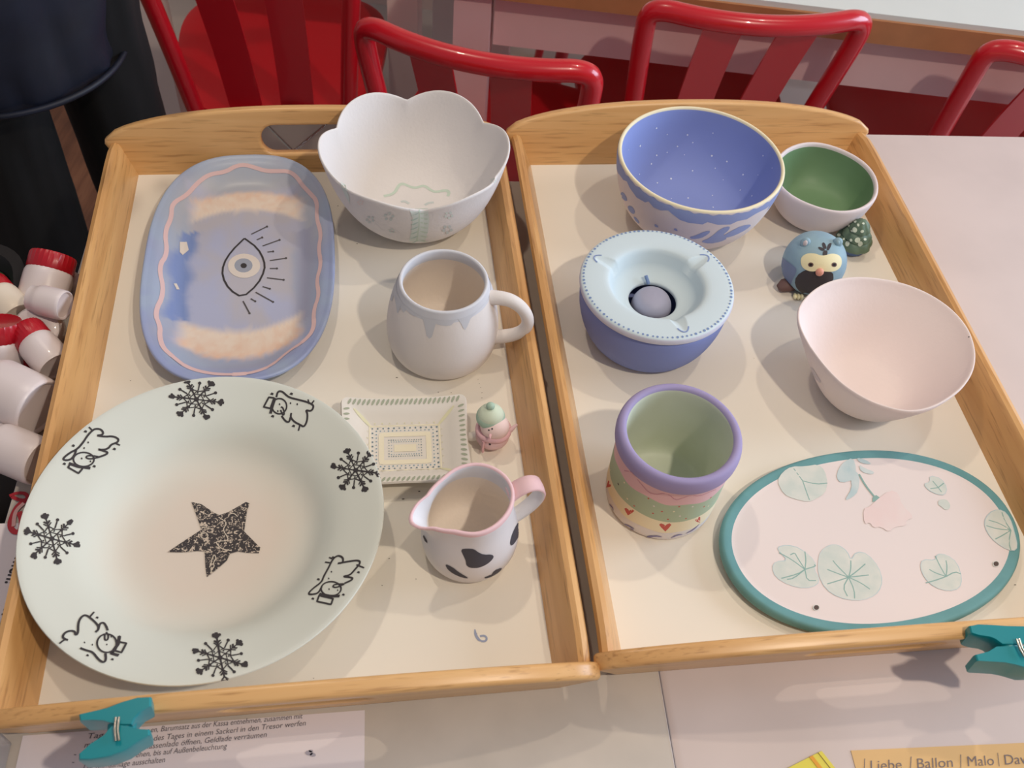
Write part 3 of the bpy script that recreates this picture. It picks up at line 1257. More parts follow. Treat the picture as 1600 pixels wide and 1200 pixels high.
# ------------------------------------------------------------------ snowman ornament
SO = (-0.0125, 0.4965, 0.0)
mat('orn_pink', (234, 200, 202), 0.7, var=0.06, vscale=60)
mat('orn_scarf', (228, 184, 188), 0.7)
mat('orn_mint', (210, 222, 198), 0.7)
mat('orn_green', (170, 196, 176), 0.7)
mat('orn_face', (240, 214, 208), 0.7)
mat('orn_white', (232, 226, 218), 0.7)
mat('twig', (176, 164, 138), 0.8)
sn = thing('snowman_ornament', SO, 'tiny pink snowman in a mint green bobble hat beside the dotted dish', 'ornament')
mb = MB()
mb.ellipsoid((0.0005, 0, 0.0122), (0.0150, 0.0142, 0.0124), 'orn_pink')
mb.ellipsoid((0.0020, -0.0005, 0.0255), (0.0128, 0.0122, 0.0110), 'orn_face')
pt = Painter(mb, SO, 0.0003)
pt.dot((764, 672), 0.0008, 'ink')
pt.dot((769, 670), 0.0008, 'ink')
pt.dot((764, 689), 0.0010, 'ink')
pt.dot((765.5, 694), 0.0010, 'ink')
mb.build('snow_body', sn)
m = MB()
m.tube([(0.001+0.0128*cos(t), 0.0008+0.0122*sin(t), 0.0192+0.0008*sin(t*3)) for t in [k*2*pi/28 for k in range(29)]], 0.0031, 'orn_scarf', n=10)
m.tube([(-0.006, -0.0118, 0.018), (-0.0065, -0.0138, 0.012), (-0.006, -0.0138, 0.006)], 0.0026, 'orn_scarf', n=8, flat=0.5)
m.build('scarf', sn)
m = MB()
m.lathe(chaikin([(0.0120, 0.0290), (0.0128, 0.0305), (0.0124, 0.0340), (0.0112, 0.0358)], 1), 'orn_green', n=30, c=(-0.0025, 0.0045, 0))
m.lathe(chaikin([(0.0118, 0.0335), (0.0105, 0.0385), (0.0070, 0.0420), (0.003, 0.0440), (0, 0.0445)], 2), 'orn_mint', n=30, c=(-0.0025, 0.0045, 0))
hat = m.build('bobble_hat', sn)
m = MB()
m.ellipsoid((-0.0035, 0.0055, 0.0455), (0.0038, 0.0038, 0.0034), 'orn_green', n=14, k=8)
m.build('bobble', hat)
m = MB()
h = pt.px((766, 680)) or (Vector((0.008, -0.008, 0.024)), Vector((0.6, -0.8, 0)))
m.tube([h[0]-h[1]*0.002, h[0]+h[1]*0.0015, h[0]+h[1]*0.0035+Vector((0.001, 0, -0.001))], [0.0018, 0.0012, 0.0004], 'orn_scarf', n=8)
m.build('nose', sn)
m = MB()
m.tube([(0.011, -0.001, 0.016), (0.016, 0.001, 0.021), (0.021, 0.004, 0.026)], [0.0034, 0.0022, 0.0010], 'orn_pink', n=10)
m.build('arm', sn)
m = MB()
m.tube([(-0.012, -0.001, 0.010), (-0.018, -0.001, 0.007), (-0.022, -0.001, 0.005)], [0.0045, 0.0042, 0.0030], 'orn_white', n=10)
m.build('arm', sn)

# ------------------------------------------------------------------ cow creamer jug
CC = (-0.0197, 0.3909, 0.0)
rimpol = [(-160.6, .0457), (-175.5, .0354), (152, .0299), (118.6, .0307), (88.1, .0328), (54.6, .0336), (26.2, .0332), (1.1, .0315), (-26.2, .0303), (-48.3, .0306), (-77.6, .0321), (-107.8, .0335), (-130.3, .0408), (-138.8, .0490), (-148, .0519)]
rimpol = sorted(((a % 360), r_) for a, r_ in rimpol)


def polar(tab):
    def f(t):
        a = math.degrees(t) % 360
        n = len(tab)
        for i in range(n):
            a0, r0 = tab[i]
            a1, r1 = tab[(i+1) % n]
            if i == n-1:
                a1 += 360
                if a < a0:
                    a += 360
            if a0 <= a <= a1:
                q = (a-a0)/(a1-a0)
                # catmull-rom
                rm = tab[(i-1) % n][1]
                rp = tab[(i+2) % n][1]
                return 0.5*((2*r0)+(-rm+r1)*q+(2*rm-5*r0+4*r1-rp)*q*q+(-rm+3*r0-3*r1+rp)*q**3)
        return tab[0][1]
    return f


crim = polar(rimpol)
mat('jug_white', (228, 228, 232), 0.75)
mat('jug_pink', (234, 198, 202), 0.75)
mat('cow_black', (74, 74, 84), 0.75)
prof = [(0, 0.002), (0.026, 0.002), (0.028, 0.0), (0.0315, 0.0), (0.0355, 0.005), (0.0385, 0.016), (0.0390, 0.028), (0.0365, 0.042), (0.0330, 0.055), (0.0322, 0.065), (0.0325, 0.0715), (0.0322, 0.0745), (0.0305, 0.0755), (0.0290, 0.0745), (0.0288, 0.0715),
        (0.0295, 0.063), (0.0330, 0.044), (0.0352, 0.028), (0.0340, 0.014), (0.028, 0.0065), (0, 0.006)]
cp = chaikin(prof, 2)
rimi = max(range(len(cp)), key=lambda i: cp[i][1])
ms = []
for i in range(len(cp)-1):
    r_, z_ = cp[i]
    ms.append('jug_pink' if z_ > 0.0705 and i < rimi+5 else ('jug_white' if i < rimi or z_ > 0.058 else 'bisque_warm'))


def jugrad(t, r_, z_, i):
    k = min(1, max(0, (z_-0.040)/0.034))**1.6
    return r_ + (crim(t)-0.0322)*k, z_ + 0.0015*k*max(0, cos(t-radians(212)))**3


root, mb = crock('creamer_jug', CC, cp, ms, 'small white jug with pink rim and black cow spots', 'jug', n=120, rad=jugrad)
pt = Painter(mb, CC)
Z = lambda L: zoompts(L, 5.454, 620, 700)
pt.blob(Z([(543, 862), (600, 855), (660, 860), (690, 885), (740, 908), (810, 905), (828, 925), (800, 965), (750, 1000), (690, 1022), (620, 1020), (590, 995), (590, 965), (570, 920)]), 'cow_black', smooth=1, step=2)
pt.blob(Z([(1045, 622), (1062, 660), (1045, 740), (1000, 815), (970, 835), (962, 800), (985, 720), (1020, 650)]), 'cow_black', smooth=1, step=2)
pt.blob(Z([(412, 985), (470, 1010), (540, 1065), (620, 1110), (560, 1105), (480, 1070), (430, 1030)]), 'cow_black', smooth=1, step=2)
pt.blob(Z([(900, 1015), (880, 1050), (810, 1095), (750, 1112), (745, 1098), (800, 1090), (830, 1040)]), 'cow_black', smooth=1, step=2)
pt.blob(Z([(232, 740), (262, 790), (262, 812), (240, 790), (225, 755)]), 'cow_black', rings=2)
for (t0, z0) in ((1.2, 0.03), (2.2, 0.045)):
    pt.blob([(t0+0.35*cos(a_)*(1+.3*sin(3*a_)), z0+0.012*sin(a_)) for a_ in [k*2*pi/16 for k in range(16)]], 'cow_black', f=pt.side, step=0.05, rings=3)
mb.build('glazed_body', root)
az = radians(24)
hd = MB()
hp = chaikin([(0.0300, 0.0655), (0.0380, 0.0735), (0.0485, 0.0755), (0.0565, 0.068), (0.0570, 0.056), (0.0515, 0.045), (0.0440, 0.037), (0.0370, 0.031)], 2)
n_ = len(hp)
rowsA = []
for i, (r_, z_) in enumerate(hp):
    a, b = hp[max(i-1, 0)], hp[min(i+1, n_-1)]
    t = Vector((b[0]-a[0], b[1]-a[1])).normalized()
    nr = Vector((-t.y, t.x))
    row = []
    wd = 0.0080-0.0015*(i/n_)
    for (u, v) in ((-1, .0), (-.85, .75), (0, 1), (.85, .75), (1, 0), (.85, -.75), (0, -1), (-.85, -.75)):
        rr = r_ + nr.x*v*0.0021
        zz = z_ + nr.y*v*0.0021
        row.append(Vector((rr*cos(az)-u*wd*sin(az), rr*sin(az)+u*wd*cos(az), zz)))
    rowsA.append(row)
vs = [p for r_ in rowsA for p in r_]
fs, fm = [], []
for i in range(n_-1):
    for j in range(8):
        k = (j+1) % 8
        fs.append((i*8+j, i*8+k, (i+1)*8+k, (i+1)*8+j))
        fm.append('jug_pink' if (j in (0, 1, 2, 3) and i < n_*0.62) else 'jug_white')
hd.add(vs, fs, fm)
hd.build('handle', root, angle=80)

# ------------------------------------------------------------------ blue starry bowl
BC = (0.1669, 0.8256, 0.0)
mat('bowl_blue', (142, 157, 212), 0.75)
mat('bowl_white', (224, 214, 214), 0.8)
mat('bowl_cream', (240, 230, 196), 0.75)
mat('stroke_blue', (148, 162, 208), 0.75)
mat('star_white', (240, 244, 250), 0.7)
prof = [(0, 0.003), (0.036, 0.003), (0.038, 0.0), (0.043, 0.0), (0.052, 0.004), (0.067, 0.016), (0.077, 0.034), (0.0835, 0.055), (0.0862, 0.073), (0.0868, 0.081), (0.0862, 0.0842), (0.0845, 0.0850), (0.0825, 0.0840),
        (0.0815, 0.076), (0.078, 0.055), (0.070, 0.034), (0.058, 0.018), (0.044, 0.009), (0.030, 0.0072), (0, 0.007)]
cp = chaikin(prof, 2)
rimi = max(range(len(cp)), key=lambda i: cp[i][1])
ms = []
for i in range(len(cp)-1):
    r_, z_ = cp[i]
    if (z_ > 0.0822 and i <= rimi) or (i > rimi and z_ > 0.0800 and i < rimi+5):
        ms.append('bowl_cream')
    elif i < rimi:
        ms.append('bowl_white')
    else:
        ms.append('bowl_blue')
root, mb = crock('starry_bowl', BC, cp, ms, 'large bowl with cream rim, blue inside sprinkled with white dots', 'bowl', n=120)
pt = Painter(mb, BC)
Z = lambda L: zoompts(L, 4.571, 890, 140)
bd = Z([(352, 600), (385, 645), (410, 655), (430, 700), (480, 770), (540, 805), (565, 798), (600, 840), (650, 862), (705, 862), (730, 885), (790, 930), (850, 950), (950, 962), (985, 945), (1060, 965), (1150, 962), (1200, 938), (1265, 925), (1330, 885), (1400, 850), (1430, 825)])
tz = []
for p in dense(bd, 2.5):
    h = pt.px(p)
    if h and h[0].z > 0.01:
        tz.append((atan2(h[0].y, h[0].x), h[0].z))
tz.sort()
ths, zs = [], []
for t, z in tz:
    if not ths or t-ths[-1] > 0.004:
        ths.append(t)
        zs.append(z)
pt.band(ths, lambda i, t: zs[i], lambda i, t: 0.0818+0.0006*sin(t*31)+.0004*sin(t*57), 'stroke_blue', k=6)
rest = [ths[-1]+(2*pi-(ths[-1]-ths[0]))*k/90 for k in range(91)]
pt.band(rest, lambda i, t: 0.060+0.007*abs(sin(t*4)), lambda i, t: 0.0818+0.0006*sin(t*31), 'stroke_blue', k=4)
for L in ([(365, 735), (385, 730), (412, 775), (410, 798), (390, 790), (370, 765)], [(415, 830), (440, 828), (468, 860), (465, 888), (445, 885), (420, 855)], [(455, 905), (475, 910), (500, 945), (495, 960), (470, 935)],
          [(605, 960), (620, 960), (640, 985), (610, 980)], [(745, 990), (762, 990), (775, 1012), (750, 1005)],
          [(850, 1055), (900, 1040), (970, 1010), (1010, 1008), (985, 1035), (940, 1060), (880, 1068)], [(930, 1085), (1000, 1060), (1080, 990), (1145, 972), (1140, 1000), (1090, 1040), (1130, 1060), (1080, 1085), (1000, 1100)],
          [(1085, 1050), (1150, 1010), (1230, 970), (1305, 960), (1260, 1000), (1180, 1040), (1120, 1058)]):
    pt.blob(Z(L), 'stroke_blue', smooth=1, step=2)
for i in range(6):
    t0 = 0.6+i*0.45
    pt.line([(t0, 0.02), (t0+0.12, 0.035), (t0+0.2, 0.05)], 0.006, 'stroke_blue', f=pt.side, step=0.02, taper=True)
for (x_, y_, r_) in ((620, 275, 6), (697, 320, 4), (842, 323, 6), (1024, 310, 4), (503, 402, 7), (770, 405, 5), (880, 378, 4), (696, 448, 4), (621, 469, 6), (1016, 472, 7), (1383, 472, 5), (583, 530, 6), (1124, 513, 6), (1040, 562, 4),
                     (1448, 560, 4), (878, 580, 5), (498, 605, 4), (1240, 608, 6), (724, 637, 7), (1098, 645, 3), (626, 667, 5), (1220, 718, 4), (1020, 757, 4), (1303, 760, 5), (727, 780, 4), (846, 776, 6), (1025, 842, 5), (820, 465, 3), (1348, 610, 3), (420, 430, 3)):
    pt.dot(Z([(x_, y_)])[0], r_*0.00016, 'star_white', n=7)
mb.build('glazed_body', root)

# ------------------------------------------------------------------ green-lined bowl
GC = (0.3100, 0.8601, 0.0)
mat('green_glaze', (116, 148, 110), 0.5, col2=(110, 142, 102), vscale=18)
mat('green_bowl_white', (228, 216, 216), 0.8)
prof = [(0, 0.003), (0.024, 0.003), (0.026, 0.0), (0.031, 0.0), (0.037, 0.003), (0.047, 0.014), (0.0535, 0.028), (0.0565, 0.042), (0.0575, 0.049), (0.0570, 0.0520), (0.0555, 0.0528), (0.0538, 0.0518), (0.0530, 0.0490),
        (0.0510, 0.038), (0.0460, 0.023), (0.038, 0.012), (0.028, 0.0078), (0, 0.007)]
cp = chaikin(prof, 2)
rimi = max(range(len(cp)), key=lambda i: cp[i][1])
ms = ['green_glaze' if (i > rimi+1 and cp[i][1] < 0.0490) else 'green_bowl_white' for i in range(len(cp)-1)]
grim = polar(sorted((a % 360, r_) for a, r_ in [(153, .0554), (127.2, .0567), (96.8, .0588), (61.4, .0568), (24.6, .0572), (-7, .0568), (-39.9, .0581), (-77, .0590), (-110.3, .0572), (-147.7, .0585), (180, .0570)]))
root, mb = crock('green_lined_bowl', GC, cp, ms, 'small white bowl glazed dark green inside, in the back corner of its tray', 'bowl', n=120, rad=lambda t, r_, z_, i: (r_*(1+(grim(t)/0.0572-1)*min(1, z_/0.05)), z_))
mb.build('glazed_body', root)

# ------------------------------------------------------------------ wax warmer
WC = (0.1233, 0.6513, 0.0)
mat('warm_blue', (126, 140, 198), 0.75)
mat('warm_lid', (204, 220, 226), 0.75)
mat('warm_edge', (206, 208, 224), 0.75)
mat('warm_dot', (120, 144, 186), 0.75)
mat('warm_line', (132, 152, 196), 0.75)
mat('warm_plug', (164, 164, 184), 0.5)
mat('dark_hole', (24, 22, 26), 0.8)
root = thing('wax_warmer', WC, 'round violet-blue pot with pale blue dished lid and dotted edge', 'pot')
mb = MB()
mb.lathe(chaikin([(0, 0.003), (0.046, 0.003), (0.048, 0.0), (0.052, 0.0), (0.0565, 0.004), (0.0640, 0.018), (0.0690, 0.036), (0.0705, 0.050), (0.0705, 0.059), (0.068, 0.0605), (0.064, 0.0600), (0.063, 0.045), (0.055, 0.012), (0, 0.008)], 2), 'warm_blue', n=96)
mb.build('pot_body', root)
mb = MB()
pf = chaikin([(0.062, 0.0605), (0.0700, 0.0605), (0.0722, 0.0618), (0.0726, 0.0650), (0.0715, 0.0682), (0.068, 0.0690), (0.056, 0.0692), (0.048, 0.0688), (0.0445, 0.0670), (0.0415, 0.0600), (0.0380, 0.0520), (0.0310, 0.0470), (0.0245, 0.0452), (0.0230, 0.0442), (0.0226, 0.0420), (0.0235, 0.0405)], 2)
ms = ['warm_edge' if (z_ < 0.0672 and r_ > 0.0695) else 'warm_lid' for r_, z_ in pf[:-1]]


def lidrad(t, r_, z_, i):
    # three shallow leaf-shaped spouts in the dished edge
    for a0 in (159, 41, -67.5):
        d = (t-radians(a0)+pi) % (2*pi)-pi
        u = d*r_
        if 0.040 < r_ < 0.0645 and abs(u) < 0.008:
            hw = 0.0072*sqrt(max(0, 1-((r_-0.044)/0.0185)**2)) if r_ > 0.044 else 0.0072
            k = max(0, 1-abs(u)/max(hw, 1e-5))
            z_ -= 0.0042*k**0.7*(1-max(0, (r_-0.046)/0.019))*(1 if r_ > 0.0435 else max(0, (r_-0.040)/0.0035))
    return r_, z_


pf2 = []
for a_, b_ in zip(pf[:-1], pf[1:]):
    pf2.append(a_)
    if 0.040 < a_[0] < 0.068 and a_[1] > 0.055:
        for k in range(1, 5):
            pf2.append((a_[0]+(b_[0]-a_[0])*k/5, a_[1]+(b_[1]-a_[1])*k/5))
pf2.append(pf[-1])
ms = ['warm_edge' if (z_ < 0.0672 and r_ > 0.0695) else 'warm_lid' for r_, z_ in pf2[:-1]]
mb.lathe(pf2, ms, n=360, rad=lidrad)
pt = Painter(mb, WC)
for k in range(96):
    t = 2*pi*k/96+random.uniform(-.006, .006)
    if -0.9 < ((t - radians(75)+pi) % (2*pi)-pi) < -0.35 and False:
        continue
    a_ = random.uniform(.75, 1.25)
    pt.dot((0.0690*cos(t), 0.0690*sin(t)), 0.00115*a_, 'warm_dot', f=pt.down, n=7)
for a0 in (159, 41, -67.5):
    L = []
    for k in range(-10, 11):
        u = k/10
        r_ = 0.046+0.0185*sqrt(max(0, 1-u*u))
        L.append((r_, u*0.0078/r_))
    LL = [(r_*cos(radians(a0)+d), r_*sin(radians(a0)+d)) for r_, d in L[3:18]]
    pt.line(LL, 0.0013, 'warm_line', f=pt.down, step=0.001)
mb.build('dished_lid', root, angle=70)
mb = MB()
mb.lathe(chaikin([(0, 0.012), (0.0170, 0.012), (0.0190, 0.022), (0.0195, 0.034), (0.0186, 0.042), (0.0145, 0.0490), (0.0075, 0.0520), (0, 0.0526)], 2), 'warm_plug', n=40)
mb.build('domed_plug', root)
mb = MB()
mb.tube([(-0.004, 0.019, 0.046), (-0.008, 0.024, 0.052)], 0.0017, 'warm_dot', n=8)
mb.build('stirring_stub', root)

# ------------------------------------------------------------------ striped pot
SP = (0.1362, 0.4628, 0.0)
mat('pot_purple', (158, 148, 190), 0.75)
mat('pot_pink', (224, 186, 192), 0.75)
mat('pot_green', (172, 192, 166), 0.75)
mat('pot_yellow', (236, 229, 200), 0.8)
mat('pot_white', (224, 222, 224), 0.8)
mat('pot_inside', (204, 210, 190), 0.55, col2=(210, 216, 200), vscale=25)
mat('heart_red', (198, 92, 84), 0.75)
mat('lilac_stroke', (134, 130, 172), 0.8)
mat('pink_dark', (196, 140, 160), 0.8)
prof = [(0, 0.002), (0.040, 0.002), (0.042, 0.0), (0.0445, 0.0), (0.0462, 0.004), (0.0468, 0.010), (0.0468, 0.022), (0.0468, 0.036), (0.0470, 0.052), (0.0470, 0.0735), (0.0474, 0.0760), (0.0497, 0.0775), (0.0504, 0.081), (0.0506, 0.087), (0.0490, 0.0922),
        (0.0460, 0.0935), (0.0430, 0.0925), (0.0415, 0.088), (0.0412, 0.060), (0.0412, 0.030), (0.040, 0.012), (0.034, 0.0065), (0, 0.006)]
cp = chaikin(prof, 2)
cps = [cp[0]]
for q in cp[1:]:
    for zz in (0.0720, 0.0565, 0.0330, 0.0130):
        pass
    cps.append(q)
rimi = max(range(len(cp)), key=lambda i: cp[i][1])
ms = []
for i in range(len(cp)-1):
    z_ = (cp[i][1]+cp[i+1][1])/2
    if i >= rimi:
        ms.append('pot_purple' if cp[i][0] > 0.0428 and z_ > 0.07 else 'pot_inside')
    elif z_ > 0.0755:
        ms.append('pot_purple')
    else:
        ms.append('pot_white')
root, mb = crock('striped_pot', SP, cp, ms, 'cylindrical pot with purple rim over pink, green and yellow bands with hearts', 'pot', n=120)
pt = Painter(mb, SP)
T_ = [2*pi*k/140 for k in range(141)]
pt.band(T_, lambda i, t: 0.0160+.0007*sin(9*t), lambda i, t: 0.0345, 'pot_yellow', k=4)
pt.band(T_, lambda i, t: 0.0330+.0006*sin(5*t), lambda i, t: 0.0600, 'pot_green', k=4)
pt.band(T_, lambda i, t: 0.0585+.0012*sin(9*t+1), lambda i, t: 0.0758, 'pot_pink', k=4)
Z = lambda L: zoompts(L, 4.286, 920, 580)
hearts = [(268, 945, 1.0, .25), (512, 1048, 1.2, 0.0), (735, 1000, .8, -.5), (130, 765, 0.9, 0.7)]
for (cx, cy, s, a_) in hearts:
    L = [(0, 20), (-22, -2), (-34, -18), (-24, -26), (-8, -20), (0, -12), (8, -20), (24, -26), (34, -18), (22, -2)]
    wx = 0.35 if cx < 200 else (0.7 if cx > 700 else 1)
    pt.blob(Z([(cx+s*(x_*cos(a_)*wx-y_*sin(a_)), cy+s*(x_*sin(a_)+y_*cos(a_))) for x_, y_ in L]), 'heart_red', step=2)
for (t0) in (0.2, 0.9, 1.6, 2.3):
    pt.blob([(t0+0.09*x_/30, 0.024-0.00018*y_) for x_, y_ in [(0, 20), (-22, -2), (-34, -18), (-8, -20), (0, -12), (8, -20), (34, -18), (22, -2)]], 'heart_red', f=pt.side, step=0.02, rings=1)
for (x_, y_, mm) in ((437, 902, 'bisque'), (695, 905, 'bisque'), (610, 968, 'bisque'), (605, 905, 'heart_red'), (490, 938, 'heart_red'), (650, 985, 'heart_red'), (770, 905, 'heart_red'), (530, 990, 'heart_red'), (400, 850, 'heart_red'), (430, 950, 'heart_red'),
                     (240, 745, 'pot_yellow'), (260, 853, 'pot_yellow'), (815, 845, 'heart_red'), (148, 662, 'pot_yellow'), (305, 900, 'heart_red'), (570, 938, 'pot_yellow'), (800, 900, 'pot_yellow')):
    pt.dot(Z([(x_, y_)])[0], 0.0009, mm)
pt.dot(Z([(200, 755)])[0], 0.0012, 'ink_soft')
pt.line(Z([(240, 665), (290, 672), (300, 690), (350, 750), (400, 810), (450, 825), (500, 815), (540, 825), (580, 862), (620, 850), (680, 828), (740, 835), (800, 810), (850, 790)]), 0.0008, 'pink_dark', smooth=1)
for L in ([(130, 880), (160, 910), (165, 930)], [(200, 1010), (250, 1025), (305, 1055)], [(330, 1090), (400, 1112), (440, 1100), (490, 1108)], [(370, 1112), (430, 1100)], [(550, 1115), (590, 1095), (625, 1092)], [(650, 1085), (700, 1060), (740, 1020)], [(120, 890), (155, 925)], [(240, 1040), (300, 1062)]):
    pt.line(Z(L), 0.0022, 'lilac_stroke', smooth=1, taper=True)
mb.build('glazed_body', root)

# ------------------------------------------------------------------ free-form white bowl
WB = (0.3290, 0.6056, 0.0)
wrim = polar(sorted((a % 360, r_) for a, r_ in [(160.5, .0812), (140.1, .0826), (113.9, .0846), (85, .0878), (62, .0928), (42.1, .0943), (25, .0915), (8.7, .0859), (-10, .0800), (-28.1, .0756), (-50, .0735), (-80.7, .0758), (-98.9, .0725), (-124.1, .0677), (-150, .0660), (-170, .0700)]))
mat('bowl_plain', (234, 220, 216), 0.85, bump=0.12)
mat('pale_grey', (206, 196, 198), 0.8)
prof = [(0, 0.004), (0.024, 0.004), (0.026, 0.0), (0.031, 0.0), (0.036, 0.003), (0.046, 0.012), (0.0575, 0.028), (0.0690, 0.046), (0.0775, 0.060), (0.0800, 0.0655), (0.0795, 0.0680), (0.0775, 0.0675), (0.0745, 0.0610), (0.0655, 0.0480), (0.054, 0.031), (0.042, 0.016), (0.030, 0.0085), (0, 0.0075)]


def wrad(t, r_, z_, i):
    k = min(1, z_/0.066)
    return r_*(1+(wrim(t)/0.0800-1)*k**0.8), z_*(1-0.03*k*cos(2*(t-radians(45))))


root, mb = crock('freeform_bowl', WB, chaikin(prof, 2), 'bowl_plain', 'plain pinkish white bowl with an uneven, rounded three-cornered rim', 'bowl', n=140, rad=wrad)
pt = Painter(mb, WB)
Z = lambda L: zoompts(L, 4.616, 1220, 420)
pt.blob(Z([(195, 690), (235, 720), (290, 810), (285, 825), (250, 790), (215, 740)]), 'pale_grey', step=2)
pt.dot(Z([(1357, 492)])[0], 0.0007, 'ink_soft')
mb.build('glazed_body', root)

# ------------------------------------------------------------------ oval lily plaque
OC = (0.3142, 0.4385, 0.0)
OR = 0.3287
mat('plaque_white', (230, 218, 214), 0.75)
mat('plaque_teal', (106, 160, 164), 0.7, col2=(96, 148, 150), vscale=30)
mat('leaf_pale', (218, 219, 210), 0.8, col2=(202, 210, 202), vscale=70)
mat('leaf_blue', (182, 202, 204), 0.8, col2=(206, 214, 212), vscale=60)
mat('vein', (140, 174, 166), 0.8)
mat('lily_pink', (232, 210, 206), 0.8, col2=(232, 216, 212), vscale=50)
pl = thing('oval_plaque', OC, 'oval plaque with teal border, painted water-lily leaves and two hanging holes', 'plaque')
mb = MB()
rows = []
ospec = [(0.0, 0.001), (0.90, 0.001), (0.955, 0.0012), (0.985, 0.0035), (1.0, 0.0075), (0.993, 0.0112), (0.975, 0.0128), (0.950, 0.0130), (0.892, 0.0122), (0.872, 0.0118), (0.7, 0.0118), (0.4, 0.0118), (0.0, 0.0118)]
ms = []
sp_ = chaikin(ospec, 1)
for (s, z) in sp_:
    off = 0.0854*(1-s)
    sa = max(0, (0.1329-off)/0.1329) if s > 0.3 else s*((0.1329-0.0854*0.7)/0.1329)/0.3
    row = []
    for v in superring(sa, s, z, n=140, N=2.09, a=0.1329, b=0.0854):
        row.append(Vector((v.x*cos(OR)-v.y*sin(OR), v.x*sin(OR)+v.y*cos(OR), v.z)))
    rows.append(row)
peak = max(range(len(sp_)), key=lambda i: sp_[i][1])
for i in range(len(sp_)-1):
    ms.append('plaque_teal' if (i < peak or sp_[i][0] > 0.878) and sp_[i][0] > 0.9 else 'plaque_white')
mb.grid(rows, ms)
pt = Painter(mb, OC)
Z = lambda L: zoompts(L, 2.858, 1100, 680)


def lily(poly, centre, veins, mm='leaf_pale', outline=True):
    # star-shaped about its own centroid
    pt.blob(Z(poly), mm, smooth=1, step=3)
    if outline:
        pt.line(Z(poly), 0.0007, 'leaf_blue', smooth=1, closed=True)
    for v in veins:
        pt.line(Z([centre]+v), 0.0009, 'vein', smooth=1)


lily([(328, 500), (370, 490), (430, 505), (500, 565), (490, 600), (515, 640), (505, 670), (450, 685), (380, 670), (320, 635), (303, 590), (320, 565), (375, 560), (335, 520)], (450, 600),
     [[(390, 555), (335, 525)], [(415, 545), (405, 525), (385, 535)], [(500, 585), (492, 578)], [(400, 640), (370, 645)], [(460, 650), (500, 650)], [(420, 620), (345, 640)], [(455, 560), (450, 520)]])
lily([(520, 520), (560, 490), (600, 490), (640, 520), (655, 560), (680, 520), (730, 530), (780, 590), (797, 650), (780, 700), (740, 728), (680, 740), (600, 725), (540, 685), (510, 620), (510, 560)], (645, 635),
     [[(655, 600), (655, 560)], [(590, 580), (575, 560)], [(600, 650), (550, 665)], [(600, 620), (550, 600)], [(670, 690), (672, 730)], [(700, 660), (740, 688)], [(680, 610), (720, 575)], [(690, 630), (735, 625)], [(620, 680), (640, 720)]])
lily([(1040, 530), (1085, 535), (1130, 570), (1152, 640), (1140, 685), (1090, 697), (1030, 680), (985, 640), (965, 590), (975, 555), (1035, 560)], (1080, 632),
     [[(1050, 580), (1032, 540)], [(1085, 590), (1080, 560)], [(1030, 615), (1005, 600)], [(1030, 650), (990, 660)], [(1120, 610), (1145, 620)]])
lily([(1007, 180), (1060, 195), (1085, 235), (1075, 268), (1040, 265), (1000, 245), (980, 218), (1010, 212)], (1045, 235), [[(1020, 205)], [(1070, 215)], [(1010, 240)], [(1060, 255)]])
lily([(1045, 290), (1080, 285), (1100, 310), (1095, 332), (1075, 335), (1060, 320), (1045, 312)], (1070, 310), [], outline=False)
lily([(1255, 370), (1290, 335), (1335, 335), (1365, 370), (1385, 430), (1400, 500), (1380, 520), (1330, 500), (1280, 460), (1252, 410)], (1370, 425),
     [[(1320, 395), (1270, 380)], [(1310, 420), (1260, 405)], [(1340, 380), (1330, 345)], [(1330, 450), (1300, 465)], [(1360, 480), (1370, 515)]])
lily([(325, 205), (350, 165), (390, 140), (450, 140), (510, 130), (540, 160), (552, 215), (540, 260), (500, 285), (465, 300), (400, 285), (355, 265)], (440, 205), [[(400, 150)], [(455, 250), (470, 290)], [(500, 220), (550, 215)]], outline=False)
for L in ([(625, 118), (665, 100), (680, 150), (670, 200), (610, 215), (590, 190), (600, 150)], [(680, 100), (720, 110), (750, 130), (720, 130), (690, 120)], [(690, 130), (720, 150), (762, 165), (750, 178), (700, 165)], [(665, 150), (695, 180), (690, 250), (660, 280), (625, 295), (660, 240), (655, 190)]):
    pt.blob(Z(L), 'leaf_blue', smooth=1, step=3)
pt.line(Z([(692, 175), (720, 225), (760, 275)]), 0.0016, 'vein', smooth=1)
pt.blob(Z([(752, 280), (768, 268), (792, 285), (752, 300)]), 'vein', rings=1)
pt.blob(Z([(710, 330), (740, 320), (770, 290), (830, 245), (870, 260), (880, 310), (940, 370), (900, 380), (905, 405), (850, 410), (825, 435), (790, 410), (755, 415), (740, 390), (715, 400)]), 'lily_pink', smooth=1, step=3)
pt.blob(Z([(790, 330), (840, 320), (880, 350), (850, 380), (800, 375)]), 'lily_pink', smooth=1, step=3)
pt.eps = 0.0004
for c_ in ((500, 771), (1302, 576)):
    pt.blob(Z(ellipse(*c_, 15, 13, 12)), 'leaf_pale', rings=1)
    pt.blob(Z(ellipse(c_[0]+1, c_[1], 12, 11, 12)), 'dark_hole_brown' if 'dark_hole_brown' in MATS else (mat('dark_hole_brown', (88, 72, 66), 0.8) and 'dark_hole_brown'), rings=1)
mb.build('glazed_body', pl)

